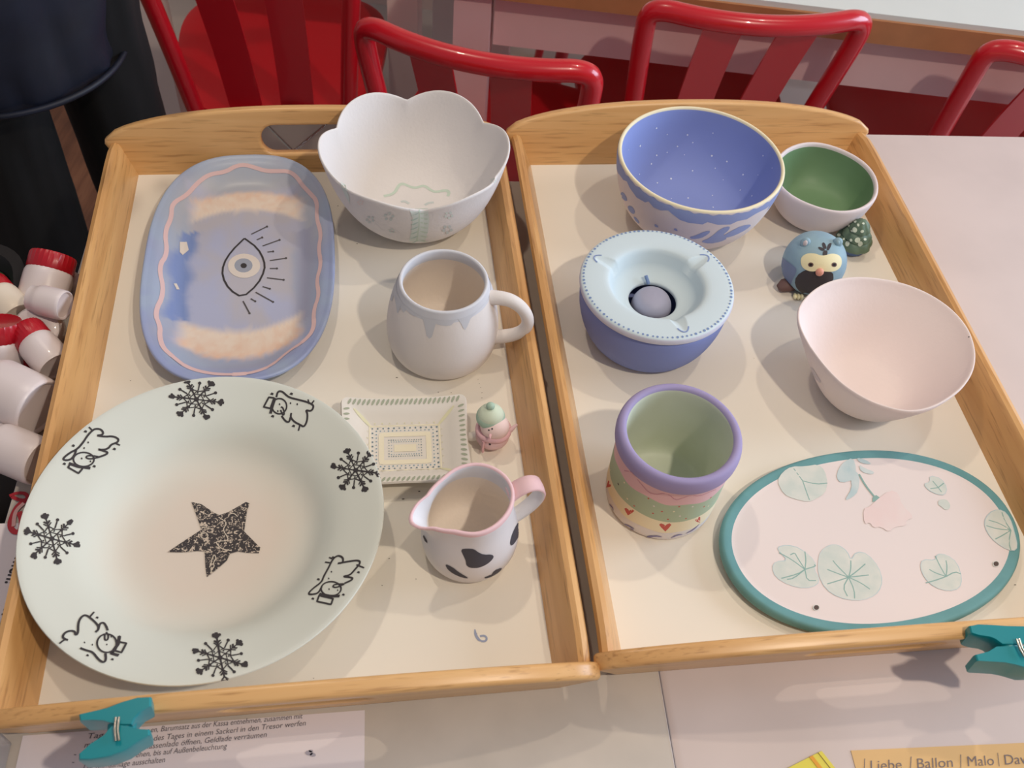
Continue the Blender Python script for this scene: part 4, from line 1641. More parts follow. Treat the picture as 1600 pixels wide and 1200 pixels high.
# ------------------------------------------------------------------ owl figurine
OW = (0.2930, 0.7475, 0.0)
mat('owl_blue', (146, 178, 190), 0.6, col2=(134, 164, 182), vscale=40)
mat('owl_wing', (118, 134, 166), 0.6)
mat('owl_belly', (56, 50, 54), 0.6)
mat('owl_mask', (236, 228, 184), 0.6)
mat('owl_brown', (104, 76, 72), 0.6)
mat('owl_beak', (230, 162, 140), 0.6)
ow = thing('owl_figurine', OW, 'small round blue owl figurine with pale yellow eye mask', 'figurine')
mb = MB()
mb.lathe(chaikin([(0, 0.0), (0.016, 0.0), (0.022, 0.003), (0.0290, 0.012), (0.0320, 0.024), (0.0315, 0.036), (0.0265, 0.048), (0.018, 0.0555), (0.008, 0.0585), (0, 0.059)], 2), 'owl_blue', n=64, c=(0, 0, 0))
pt = Painter(mb, OW, 0.0003)
Z = lambda L: zoompts(L, 4.286, 1180, 200)
pt.blob(Z([(178, 860), (200, 880), (270, 930), (280, 960), (250, 1020), (240, 1050), (205, 1040), (175, 990), (168, 920)]), 'owl_wing', smooth=1, step=2)
pt.blob(Z([(300, 965), (400, 930), (520, 960), (525, 1020), (480, 1070), (420, 1110), (340, 1120), (280, 1080), (262, 1020)]), 'owl_belly', smooth=1, step=2)
pt.eps = 0.0006
pt.blob(Z([(305, 900), (310, 865), (345, 840), (400, 840), (450, 860), (510, 840), (560, 850), (580, 885), (570, 935), (530, 960), (480, 962), (430, 955), (370, 962), (320, 940)]), 'owl_mask', smooth=2, step=2)
pt.eps = 0.0008
for c_ in ((373, 915), (526, 915)):
    pt.blob(Z(ellipse(*c_, 18, 15, 12)), 'owl_brown', rings=1)
pt.eps = 0.0010
for c_ in ((373, 915), (526, 915)):
    pt.blob(Z(ellipse(*c_, 10, 9, 8)), 'dark_hole', rings=1)
pt.eps = 0.0004
for L in ([(450, 858), (455, 820), (485, 822), (480, 858)], [(445, 825), (420, 805), (425, 795), (455, 805), (470, 820)], [(455, 810), (445, 770), (465, 768), (480, 810)], [(475, 815), (490, 775), (512, 770), (508, 790), (490, 825)]):
    pt.blob(Z(L), 'owl_belly', smooth=1, step=2)
mb.build('owl_body', ow)


def onpx(pt_, p, e=0.0):
    h = pt_.px(p)
    return h


h = pt.px(Z([(430, 962)])[0])
m = MB()
q = h[0]+h[1]*0.0015
m.ellipsoid(q, (0.0040, 0.0035, 0.0045), 'owl_beak', n=14, k=8)
m.build('beak', ow)
for (p_, mm) in (((335, 770), 'owl_wing'), ((550, 770), 'owl_blue')):
    h = pt.px(Z([p_])[0])
    m = MB()
    q = h[0]
    m.ellipsoid(q, (0.0052, 0.0042, 0.0066), 'owl_blue', n=14, k=8)
    d_ = (CAM-Vector(OW)-q).normalized()
    m.ellipsoid(q+d_*0.0030, (0.0026, 0.0026, 0.0036), 'pale_grey' if p_[0] < 400 else 'owl_blue', n=10, k=6)
    m.build('ear', ow)
m = MB()
m.tube([(-0.018, -0.012, 0.006), (-0.026, -0.016, 0.007), (-0.031, -0.019, 0.005)], [0.008, 0.0075, 0.0045], 'owl_brown', n=12, flat=0.8)
m.build('tail', ow)
for sx in (-0.009, 0.009):
    m = MB()
    for k in (-1, 0, 1):
        m.ellipsoid((sx-0.002+k*0.0034, -0.0255, 0.0026), (0.0020, 0.0042, 0.0026), 'owl_mask', n=8, k=6)
    m.build('foot', ow)

# ------------------------------------------------------------------ little fir tree
TC = (0.3480, 0.8080, 0.0)
mat('fir_green', (104, 126, 102), 0.55, col2=(92, 116, 98), vscale=50)
mat('fir_snow', (214, 224, 204), 0.6)
mat('fir_pot', (88, 112, 160), 0.6)
tre = thing('fir_tree_ornament', TC, 'thumb-sized dark green fir tree with white dabs on a blue base', 'ornament')
m = MB()
m.lathe(chaikin([(0, 0), (0.012, 0), (0.0150, 0.003), (0.0152, 0.008), (0.012, 0.011), (0, 0.012)], 1), 'fir_pot', n=28)
m.build('base', tre)
m = MB()
pf_ = [(0, 0.009), (0.0175, 0.0095), (0.0180, 0.0125), (0.0150, 0.0190), (0.0120, 0.0195), (0.0148, 0.0205), (0.0120, 0.0275), (0.0090, 0.0285), (0.0108, 0.0295), (0.0070, 0.0370), (0.0030, 0.0405), (0, 0.0410)]
m.lathe(chaikin(pf_, 1), 'fir_green', n=54, rad=lambda t, r_, z_, i: (r_*(1+0.12*abs(sin(3.5*t+z_*120))), z_-0.0015*abs(cos(3.5*t+z_*120))*(r_/0.018)))
pt = Painter(m, TC, 0.0006)
for (x_, y_, r_) in ((680, 682, 11), (728, 692, 7), (630, 776, 11), (697, 750, 13), (715, 775, 12), (745, 745, 6), (575, 718, 8), (655, 750, 6), (683, 626, 7), (702, 650, 6), (640, 655, 6), (660, 690, 6), (605, 745, 5), (735, 640, 5)):
    pt.blob(zoompts(ellipse(x_-12, y_, r_*1.6, r_*1.35, 9, rot=x_), 4.286, 1180, 200), 'fir_snow', rings=1)
for k in range(12):
    pt.dot((random.uniform(0.3, 2.9), random.uniform(0.012, 0.034)), 0.0013, 'fir_snow', f=pt.side)
m.build('foliage', tre)

# ------------------------------------------------------------------ teal clamps on the front rails


def clamp(label, upper, lower, grip, spring, z0, z1, mid):
    allp = [P(*p, z1) for p in upper+lower]
    c = sum(allp, Vector())/len(allp)
    c.z = z0
    root_ = thing('spring_clamp', c, label, 'clamp', 'teal plastic clamps on the tray fronts')
    for nm, poly in (('jaw', upper), ('jaw', lower)):
        mb_ = MB()
        pts = [P(p[0], p[1], z1)-c for p in poly]
        cen = sum(pts, Vector())/len(pts)
        n_ = len(pts)
        rows_ = []
        for (zz, s_) in ((z0-c.z+0.0, 0.84), (z0-c.z+0.002, 0.93), (z1-c.z-0.003, 1.0), (z1-c.z-0.0008, 0.985), (z1-c.z, 0.95)):
            row_ = []
            for p in pts:
                q_ = cen.lerp(p, s_)
                q_.z = zz
                row_.append(q_)
            rows_.append(row_)
        mb_.grid(rows_, 'teal_plastic')
        for rr, fl in ((rows_[0], True), (rows_[-1], False)):
            tri_ = geometry.tessellate_polygon([[Vector((p.x, p.y, 0)) for p in rr]])
            mb_.add(rr, [tuple(t_) for t_ in tri_], 'teal_plastic')
        mb_.build(nm, root_, angle=35)
    mb_ = MB()
    pts = [P(p[0], p[1], z1-0.001)-c for p in mid]
    mb_.tube([pts[0]-Vector((0, 0, 0.007))]+[p-Vector((0, 0, 0.007)) for p in pts[1:]], 0.0090, 'teal_plastic', n=12, flat=0.8)
    mb_.build('hinge', root_)
    mb_ = MB()
    s_ = [P(p[0], p[1], z1+0.003)-c for p in spring]
    mb_.tube(s_, 0.0008, 'steel', n=8)
    mb_.tube([p+Vector((0.0018, 0.0004, 0)) for p in s_], 0.0008, 'steel', n=8)
    mb_.build('spring_wire', root_)
    return root_


Z = lambda L: zoompts(L, 5, 0, 1020)
clamp('teal plastic clamp on the left tray front, above the printed sheet',
      Z([(610, 480), (700, 460), (830, 430), (960, 380), (1080, 345), (1180, 340), (1180, 415), (1110, 450), (1050, 510), (1030, 560), (930, 560), (850, 545), (800, 530), (700, 525), (620, 530)]),
      Z([(870, 570), (1020, 575), (1080, 590), (1170, 595), (1170, 640), (1080, 690), (980, 760), (850, 810), (700, 835), (610, 835), (610, 790), (700, 710), (810, 640), (840, 600)]),
      None, Z([(905, 505), (895, 600), (905, 690)]), 0.058, 0.078, Z([(935, 520), (930, 640)]))
Z = lambda L: zoompts(L, 6, 1440, 900)
clamp('teal plastic clamp at the front right corner of the right tray',
      Z([(445, 465), (520, 450), (650, 455), (800, 465), (1000, 470), (1130, 450), (1130, 520), (1020, 600), (960, 640), (760, 640), (690, 590), (640, 570), (540, 555), (500, 545), (460, 530)]),
      Z([(700, 655), (960, 650), (1040, 700), (1140, 800), (1140, 880), (1050, 880), (900, 835), (780, 810), (600, 800), (520, 795), (500, 735), (620, 705)]),
      None, Z([(890, 590), (920, 680), (965, 760)]), 0.052, 0.074, Z([(850, 590), (860, 710)]))

# ------------------------------------------------------------------ papers on the table
TZ = TOP
pa = [P(35, 1150, TZ), P(570, 1085, TZ), P(571, 1290, TZ), P(20, 1330, TZ)]
# sheet lies parallel to the table; its upper edge is under the tray
a0 = Vector((-0.3150, 0.2270, 0))


def flat_poly(mb_, pts, z, m_, org_):
    v = [Vector((p[0], p[1], z))-Vector(org_) for p in pts]
    n_ = len(v)
    lo = [p-Vector((0, 0, 0.0003)) for p in v]
    mb_.add(v+lo, [tuple(range(n_))]+[(i, i+n_, (i+1) % n_+n_, (i+1) % n_) for i in range(n_)], m_)


def edge_line(p, q, t):
    return (p[0]+(q[0]-p[0])*t, p[1]+(q[1]-p[1])*t)


L1, L2 = P(36, 1150, TZ), P(24, 1200, TZ)
R1, R2 = P(570, 1110, TZ), P(571, 1200, TZ)
org_ = ((L1.x+R1.x)/2, (L1.y+R1.y)/2-0.05, TZ)
ud = (R1-R2).normalized()
ld = (L1-L2).normalized()
ud = (ud+ld).normalized()
sheet = [L1-ud*0.19, R1-ud*0.19+Vector((0, 0, 0)), R1+ud*0.0, L1+ud*0.0]
mb = MB()
flat_poly(mb, sheet, TZ+0.0006, 'paper', org_)
lines = [('Tageseinnahm', (138, 1155), (234, 1145.5), .8), ('en, Barumsatz aus der Kassa entnehmen, zusammen mit', (236, 1145), (473, 1123), 1),
         ('mit den Gutscheinen des Tages in einem Sackerl in den Tresor werfen', (132, 1169), (478, 1134), 1),
         ('Umsatz, eintragen, Kassenlade öffnen, Geldlade verräumen', (130, 1181), (417, 1152), 1),
         ('Überall Licht abdrehen, bis auf Außenbeleuchtung', (130, 1192), (355, 1170), 1),
         ('Die Klimaanlage ausschalten', (130, 1204.5), (258, 1191.5), 1)]
for (s_, a_, b_, k_) in lines:
    put_text(mb, s_, P(*a_, TZ), P(*b_, TZ), 0.0056, 'print_ink', TZ+0.0009, shear=0.18, bold=-0.004, origin=org_)
for (x_, y_) in ((118, 1180), (115, 1192), (113, 1204)):
    p = P(x_, y_, TZ)
    mb.box((p.x-org_[0], p.y-org_[1], TZ+0.0009-org_[2]), (0.0016, 0.0004, 0.0001), 'print_ink')
mat('grey_smudge', (168, 164, 176), 0.8)
for (x_, y_, r_) in ((483, 1177, .0018), (489, 1180, .0014), (486, 1174, .001)):
    p = P(x_, y_, TZ)
    mb.add([(p.x-org_[0]+r_*1.6*cos(t), p.y-org_[1]+r_*sin(t), 0.0009) for t in [k*pi/4 for k in range(8)]], [tuple(range(8))], 'grey_smudge')
sh = mb.build('printed_sheet', loc=org_, smooth=False, merge=False)
tag(sh, 'white sheet of printed German instructions under the left tray front', 'paper')

# tan paper strip with handwriting
mat('manila', (222, 184, 128), 0.8, var=0.04, vscale=40)
mat('pencil', (120, 110, 112), 0.8)
A_, B_ = P(1329, 1173, TZ), P(1600, 1161, TZ)
dx = (B_-A_).normalized()
dn = Vector((dx.y, -dx.x, 0))
org_ = (A_.x+0.10, A_.y-0.03, TZ)
mb = MB()
flat_poly(mb, [A_+dn*0.07, A_+dx*0.26+dn*0.07, A_+dx*0.26, A_], TZ+0.0006, 'manila', org_)
for (s_, x0_, x1_) in (('/', 1349, 1357), ('Liebe', 1360, 1410), ('/', 1421, 1430), ('Ballon', 1433, 1490), ('/', 1500, 1508), ('Malo', 1512, 1554), ('/', 1560, 1566), ('David', 1570, 1622)):
    f_ = (x0_-1329)/271
    g_ = (x1_-1329)/271
    yb = 1206 if s_ != '/' else 1208
    put_text(mb, s_, P(x0_, yb-12*f_, TZ), P(x1_, yb-12*g_, TZ), 0.0105 if s_ != '/' else 0.014, 'pencil', TZ+0.0010, shear=0.25, bold=-0.006, origin=org_)
mn = mb.build('handwritten_note', loc=org_, smooth=False, merge=False)
tag(mn, 'tan paper with pencil handwriting at the front edge of the table', 'paper')

# yellow printed card
mat('card_yellow', (224, 212, 84), 0.6)
mat('card_orange', (226, 160, 50), 0.6)
mat('card_dark', (120, 84, 40), 0.6)
mb = MB()
c0, c1, c2 = P(1230, 1201, TZ), P(1283, 1174, TZ), P(1306, 1203, TZ)
d1 = (c1-c0).normalized()
d2 = (c2-c1).normalized()
org_ = (c1.x, c1.y-0.02, TZ)
flat_poly(mb, [c1-d1*0.05+d2*0.055, c1+d2*0.055, c1, c1-d1*0.05], TZ+0.0012, 'card_yellow', org_)
for k_, mm, wd in ((0.0035, 'card_dark', 0.0005), (0.010, 'card_orange', 0.003)):
    p_, q_ = c1-d1*k_, c1-d1*k_+d2*0.05
    s_ = d1*wd/2
    mb.add([v-Vector(org_)+Vector((0, 0, 0.0016)) for v in (p_-s_, q_-s_, q_+s_, p_+s_)], [(0, 1, 2, 3)], mm)
mb.add([c1-d1*0.018+d2*(0.020+0.006*sin(t))+d1*0.009*cos(t)-Vector(org_)+Vector((0, 0, 0.0017)) for t in [k*pi/8 for k in range(16)]], [tuple(range(16))], 'card_orange')
cdj = mb.build('yellow_card', loc=org_, smooth=False, merge=False)
tag(cdj, 'small yellow and orange card at the front edge of the table', 'card')

# white sheet with red drawing and black writing, left of the tray
mat('red_marker', (190, 46, 58), 0.7)
mat('black_marker', (40, 34, 44), 0.7)
mat('pink_fill', (226, 176, 172), 0.7)
org_ = (-0.41, 0.30, TZ)
mb = MB()
flat_poly(mb, [(-0.50, 0.190, 0), (-0.352, 0.214, 0), (-0.378, 0.372, 0), (-0.526, 0.348, 0)], TZ+0.0006, 'paper', org_)
tmp = MB()
tmp.add([(-.3, -.3, 0.001), (.3, -.3, 0.001), (.3, .3, 0.001), (-.3, .3, 0.001)], [(0, 1, 2, 3)], 'paper')
pt = Painter(tmp, org_, 0.0003)
pt.mb = mb
Z = lambda L: zoompts(L, 4, 0, 700)
pt.line(Z([(60, 300), (110, 280), (165, 285), (175, 320), (130, 330), (75, 305)]), 0.003, 'red_marker', smooth=1)
pt.line(Z([(165, 325), (110, 360), (75, 430), (60, 490), (90, 530), (130, 520), (140, 450), (120, 400)]), 0.0045, 'red_marker', smooth=2)
pt.line(Z([(150, 345), (100, 390), (88, 440), (85, 490)]), 0.003, 'pink_fill', smooth=2)
put_text(mb, 'men!', P(24, 872, TZ), P(8, 912, TZ), 0.017, 'black_marker', TZ+0.0011, bold=0.01, origin=org_)
put_text(mb, 'bel', P(14, 935, TZ), P(3, 962, TZ), 0.016, 'black_marker', TZ+0.0011, bold=0.01, origin=org_)
ws = mb.build('marker_sheet', loc=org_, smooth=False, merge=False)
tag(ws, 'white paper with a red drawing and black marker writing left of the plate', 'paper')

# clear plastic sleeve in the near left corner
mc = bpy.data.materials.new('clear_plastic')
mc.use_nodes = True
b = mc.node_tree.nodes['Principled BSDF']
b.inputs['Base Color'].default_value = (0.95, 0.93, 0.93, 1)
b.inputs['Roughness'].default_value = 0.12
b.inputs['IOR'].default_value = 1.15
b.inputs['Transmission Weight'].default_value = 0.85
MATS['clear_plastic'] = mc
c_ = P(8, 1195, TZ)
cb = thing('clear_box', (c_.x-0.05, c_.y-0.045, TZ), 'clear plastic box at the near left corner of the table', 'box', rz=TA)
m = MB()
for (cx_, cy_, sx_, sy_) in ((0.057, 0, 0.0015, 0.10), (-0.057, 0, 0.0015, 0.10), (0, 0.05, 0.1155, 0.0015), (0, -0.05, 0.1155, 0.0015)):
    m.box((cx_, cy_, 0.013), (sx_, sy_, 0.024), 'clear_plastic')
m.box((0, 0, 0.0013), (0.1125, 0.0985, 0.0015), 'clear_plastic')
m.build('box_wall', cb, smooth=False)
m = MB()
m.tube([(-0.058, -0.051, 0.0255), (0.058, -0.051, 0.0255), (0.058, 0.051, 0.0255), (-0.058, 0.051, 0.0255), (-0.058, -0.051, 0.0255)], 0.0018, 'clear_plastic', n=8)
m.build('box_rim', cb)

# ------------------------------------------------------------------ black tub of paint jars on a stool
mat('tub_black', (30, 28, 30), 0.5)
mat('tub_green', (44, 74, 38), 0.9, var=0.3, vscale=60)
mat('jar_white', (226, 214, 212), 0.35, coat=0.3)
mat('jar_cream', (234, 222, 204), 0.35)
mat('lid_red', (176, 10, 30), 0.35, coat=0.3)
mat('stool_wood', (150, 120, 96), 0.6)
TUB = Vector((-0.602, 0.488, -0.13))
tang = radians(24)
stool = thing('stool', (TUB.x, TUB.y, FLOOR_Z), 'low wooden stool left of the table under the black tub', 'stool', rz=tang)
m = MB()
m.box((0, 0, -0.13-FLOOR_Z-0.0125), (0.34, 0.30, 0.025), 'stool_wood')
m.build('seat', stool, smooth=False)
for sx in (-1, 1):
    for sy in (-1, 1):
        m = MB()
        m.box((sx*0.14, sy*0.12, (-0.155-FLOOR_Z)/2), (0.03, 0.03, -0.155-FLOOR_Z), 'stool_wood')
        m.build('leg', stool, smooth=False)
tub = thing('black_tub', TUB, 'black tub full of white paint jars left of the trays', 'tub', rz=tang)
m = MB()


def rr2(a, b, r, z, n=8):
    o_ = []
    for (cx, cy, a0_) in ((a-r, b-r, 0), (-(a-r), b-r, pi/2), (-(a-r), -(b-r), pi), (a-r, -(b-r), 1.5*pi)):
        for k in range(n+1):
            t = a0_+k/n*pi/2
            o_.append(Vector((cx+r*cos(t), cy+r*sin(t), z)))
    return o_


rows = [rr2(0.001, 0.001, 0.0005, 0.0), rr2(0.140, 0.115, 0.04, 0.0), rr2(0.158, 0.135, 0.045, 0.118), rr2(0.166, 0.143, 0.048, 0.122), rr2(0.166, 0.143, 0.048, 0.127), rr2(0.156, 0.133, 0.042, 0.127), rr2(0.152, 0.129, 0.042, 0.118), rr2(0.134, 0.109, 0.036, 0.006), rr2(0.001, 0.001, 0.0005, 0.006)]
m.grid(rows, 'tub_black')
m.build('shell', tub, angle=35)
m = MB()
rows = [rr2(0.001, 0.001, 0.0005, 0.070), rr2(0.142, 0.118, 0.04, 0.070), rr2(0.1495, 0.1265, 0.04, 0.112), rr2(0.1475, 0.1245, 0.04, 0.112), rr2(0.140, 0.116, 0.04, 0.074), rr2(0.001, 0.001, 0.0005, 0.074)]
m.grid(rows, 'tub_green')
lin_ = m.build('green_lining', tub)


def jar(px_, py_, z, ax, R, L, label, lidR=None, lid='lid_red', body='jar_white', nolid=False):
    """jar with axis ax pointing from its base to its lid; centre at pixel/height"""
    c = P(px_, py_, z)
    rt = thing('paint_jar', c, label, 'paint jar', 'white paint jars heaped in the black tub')
    q = Vector(ax).normalized().to_track_quat('Z', 'Y').to_matrix()

    def lay(prof_, mm, nm, ribs=0):
        mb_ = MB()
        n_ = 60 if ribs else 36
        mb_.lathe(prof_, mm, n=n_, rad=(lambda t, r_, z_, i: (r_*(1-0.03*(i % 2*0+(int(t/(2*pi)*n_+.5) % 2))), z_)) if ribs else None)
        mb_.v = [q @ v for v in mb_.v]
        return mb_.build(nm, rt, angle=35)
    h = L/2
    lay(chaikin([(0, -h+0.003), (R*0.80, -h+0.003), (R*0.86, -h), (R*0.95, -h), (R, -h+0.004), (R, h-0.012), (R*0.98, h-0.006), (R*0.86, h-0.002), (R*0.84, h+0.004), (0, h+0.004)], 1), body, 'jar_body')
    if not nolid:
        k = lidR or R*0.96
        lay([(0, h-0.004), (k*0.97, h-0.004), (k, h-0.003), (k, h+0.010), (k*0.95, h+0.0125), (k*0.85, h+0.0118), (0, h+0.0118)], lid, 'lid', ribs=1)
    return rt


jar(72, 446, 0.004, (0.05, 0.80, 0.45), 0.0225, 0.036, 'white jar with its red lid away, rearmost against the tub rim', nolid=False)
jar(78, 472, 0.036, (-1, 0.15, 0.0), 0.0140, 0.030, 'small lidless white jar lying sideways above the tub, near the rear', nolid=True)
jar(62, 516, 0.004, (0.3, -0.5, 0.75), 0.0220, 0.032, 'open white jar in the heap below the sideways small one', nolid=True)
jar(70, 552, 0.018, (-0.62, 0.50, 0.15), 0.0170, 0.036, 'white jar with red lid tilted towards the upper left, beside the tray')
jar(52, 572, -0.016, (-0.2, -0.6, 0.5), 0.0160, 0.022, 'jar with red lid wedged low behind the tilted jar')
jar(2, 548, 0.012, (0.0, 0.45, 0.85), 0.0205, 0.032, 'jar with round red lid facing up, at the left frame edge')
jar(12, 478, 0.008, (-0.75, 0.60, 0.1), 0.0175, 0.038, 'cream jar with ribbed red lid at the upper left of the heap', body='jar_cream')
jar(24, 620, 0.017, (-1, 0.35, 0.05), 0.0270, 0.052, 'largest white jar lying on its side against the tray', nolid=True)
jar(28, 708, 0.010, (-1, 0.30, 0.0), 0.0205, 0.046, 'white jar lying on its side, nearest the front of the tub', nolid=True)
jar(-12, 692, -0.004, (0.2, 0.3, 0.9), 0.0160, 0.028, 'jar cut by the left frame edge beside the nearest white jar', nolid=True)
jar(113, 440, -0.012, (-0.7, 0.2, 0.2), 0.0100, 0.020, 'tiny jar with red lid half hidden behind the tray rail')

# crumpled cloth beyond the tub
mat('rag', (176, 156, 140), 0.9, var=0.25, vscale=60)
m = MB()
m.ellipsoid((0, 0, 0.03), (0.045, 0.030, 0.03), 'rag', n=30, k=18)
from mathutils import noise as _nz
for v in m.v:
    k = _nz.fractal(v*45, 1.0, 2.0, 3)
    v += v.normalized()*k*0.010
    v.z = max(0.0, v.z)
c_ = P(2, 436, -0.02)
tag(m.build('crumpled_rag', loc=(-0.66, 0.645, -0.1302+0.0)), 'crumpled beige cloth at the left frame edge behind the tub', 'cloth')
bpy.data.objects['crumpled_rag'].location = (TUB.x-0.155, TUB.y+0.13, -0.004)

# ------------------------------------------------------------------ next tables
mat('next_top', (214, 222, 220), 0.35, var=0.03, vscale=8)
mat('next_wood', (176, 118, 76), 0.5, var=0.1, vscale=30)
mat('next_apron', (222, 186, 186), 0.6, var=0.06, vscale=8)
mat('pale_leg', (226, 212, 206), 0.6)  # plain pale colour of the table legs
nt_ = thing('dining_table', (0.62, 1.67, FLOOR_Z), 'white-topped table with wooden edge and pinkish apron behind the red chairs', 'table')
m = MB()
H_ = -FLOOR_Z
m.box((0, 0, H_-0.004), (1.55, 0.72, 0.008), 'next_top')
m.build('tabletop', nt_, smooth=False)
m = MB()
m.box((0, 0, H_-0.0255), (1.56, 0.73, 0.035), 'next_wood')
m.build('edge_band', nt_, smooth=False)
for (cy_, sx_) in ((-0.325, 1), (0.325, 1)):
    m = MB()
    m.box((0, cy_, H_-0.043-0.045), (1.42, 0.022, 0.09), 'next_apron')
    m.build('apron', nt_, smooth=False)
for (cx_, cy_, mm) in ((-0.742, -0.325, 'next_apron'), (0.742, -0.325, 'next_apron'), (-0.742, 0.325, 'pale_leg'), (0.742, 0.325, 'pale_leg')):
    m = MB()
    m.box((cx_, cy_, (H_-0.043)/2), (0.055, 0.055, H_-0.043), 'next_apron')
    m.build('leg', nt_, smooth=False)
lt = thing('dining_table', (-0.62, 1.92, FLOOR_Z), 'table beyond the leftmost red chair, only its pale legs in view', 'table')
m = MB()
m.box((0.10, 0, H_-0.015), (0.56, 0.70, 0.03), 'next_top')
m.build('tabletop', lt, smooth=False)
for (cx_, cy_) in ((-0.135, -0.30), (0.347, -0.30), (-0.135, 0.30), (0.347, 0.30)):
    m = MB()
    m.box((cx_, cy_, (H_-0.03)/2), (0.055, 0.055, H_-0.03), 'pale_leg')
    m.build('leg', lt, smooth=False)

# ------------------------------------------------------------------ red chairs


def build_chair(label):
    rt = thing('red_chair', (0, 0, 0), label, 'chair', 'red metal chairs with two back slats')
    wt, wb, lean, h, bow = 0.152, 0.125, 0.066, 0.779, 0.036
    r_ = 0.0142

    def arc(x):
        return -bow*(1-(x/wt)**2)
    # back tube: one bent frame
    path = []
    path.append((-wb, lean, 0.44))
    path.append((-wb-(wt-wb)*0.5, lean*0.5, 0.61))
    path.append((-wt+0.002, 0.006, h-0.045))
    path.append((-wt+0.002, 0.0, h-0.010))
    path.append((-wt+0.020, arc(wt-0.02), h+0.0))
    for k in range(-5, 6):
        x = k/5*(wt-0.05)
        path.append((x, arc(x), h))
    path.append((wt-0.020, arc(wt-0.02), h+0.0))
    path.append((wt-0.002, 0.0, h-0.010))
    path.append((wt-0.002, 0.006, h-0.045))
    path.append((wb+(wt-wb)*0.5, lean*0.5, 0.61))
    path.append((wb, lean, 0.44))
    m = MB()
    m.tube(chaikin(path, 3), r_, 'red_paint', n=14)
    m.build('back_frame', rt)
    for sx in (-1, 1):
        m = MB()
        rows_ = []
        for k in range(11):
            t = k/10
            xc = sx*(0.052-0.010*t)
            yc = arc(xc)*(1-t) + (lean+0.004)*t + 0.012*sin(pi*t)
            zc = h-0.006-(h-0.452)*t
            w2 = 0.027
            rows_.append([Vector((xc-w2, yc-0.002, zc)), Vector((xc+w2, yc-0.002, zc)), Vector((xc+w2, yc+0.002, zc)), Vector((xc-w2, yc+0.002, zc))])
        m.grid(rows_, 'red_paint')
        m.build('slat', rt, angle=30)
    # seat pan
    m = MB()

    def seat_ring(s, z):
        o_ = []
        for k in range(64):
            t = 2*pi*k/64
            ct, st = cos(t), sin(t)
            x = math.copysign(abs(ct)**(2/3.0), ct)
            y = math.copysign(abs(st)**(2/3.0), st)
            wd = 0.184+0.018*y
            o_.append(Vector((x*wd*s, 0.245+y*0.200*s, z)))
        return o_
    m.grid([seat_ring(0.0, 0.440), seat_ring(0.97, 0.436), seat_ring(1.0, 0.443), seat_ring(0.99, 0.452), seat_ring(0.95, 0.453), seat_ring(0.80, 0.447), seat_ring(0.5, 0.444), seat_ring(0.0, 0.443)], 'red_seat')
    m.build('seat', rt, angle=60)
    for (sx, sy, fx, fy) in ((-0.135, 0.385, -0.185, 0.43), (0.135, 0.385, 0.185, 0.43), (-0.125, 0.075, -0.175, 0.02), (0.125, 0.075, 0.175, 0.02)):
        m = MB()
        m.tube([(sx, sy, 0.437), ((sx+fx)/2, (sy+fy)/2, 0.22), (fx, fy, 0.0)], [0.016, 0.014, 0.011], 'red_paint', n=10)
        m.build('leg', rt)
    m = MB()
    m.tube([(-0.150, 0.40, 0.28), (0.165, 0.04, 0.20)], 0.0022, 'steel', n=6)
    m.tube([(0.150, 0.40, 0.28), (-0.165, 0.04, 0.20)], 0.0022, 'steel', n=6)
    m.build('cross_wire', rt)
    return rt


def copy_tree(o):
    c = o.copy()
    COL.objects.link(c)
    for ch in list(o.children):
        d = copy_tree(ch)
        d.parent = c
    return c


ch0 = build_chair('')
spots = [(-0.092, 1.084, -0.153, 'red chair behind the two trays with its low curved rail over the petal bowl'),
         (0.274, 1.245, 0.122, 'red chair behind the starry bowl, its rail crossing the white tabletop'),
         (-0.442, 1.274, 0.15, 'leftmost red chair, seen through its two slats beside the person'),
         (0.734, 1.244, 0.117, 'rightmost red chair, partly cut by the right frame edge'),
         (0.14, 2.335, pi+0.1, 'far-side red chair, only its legs seen under the white table, left of the starry bowl'),
         (0.66, 2.335, pi-0.08, 'red chair on the far side of the white table, under it at the right')]
for i, (x_, y_, a_, lb) in enumerate(spots):
    c_ = ch0 if i == 0 else copy_tree(ch0)
    c_.location = (x_, y_, FLOOR_Z)
    c_.rotation_euler = (0, 0, a_)
    c_['label'] = lb

# ------------------------------------------------------------------ person in dark clothes
mat('skin', (196, 150, 128), 0.6)
mat('navy_cloth', (20, 26, 44), 0.55, col2=(14, 17, 28), vscale=9, bump=0.3, bscale=30)
mat('black_cloth', (5, 6, 8), 0.8, bump=0.2, bscale=40)
mat('hair_brown', (52, 38, 30), 0.6)
mat('shoe_black', (22, 20, 20), 0.5)
mat('lip', (168, 100, 92), 0.6)
mat('eye_white', (226, 224, 220), 0.4)
PX, PY = -0.638, 1.030
per = thing('person', (PX, PY, FLOOR_Z), 'person in a dark navy top and black trousers standing left of the table', 'person')


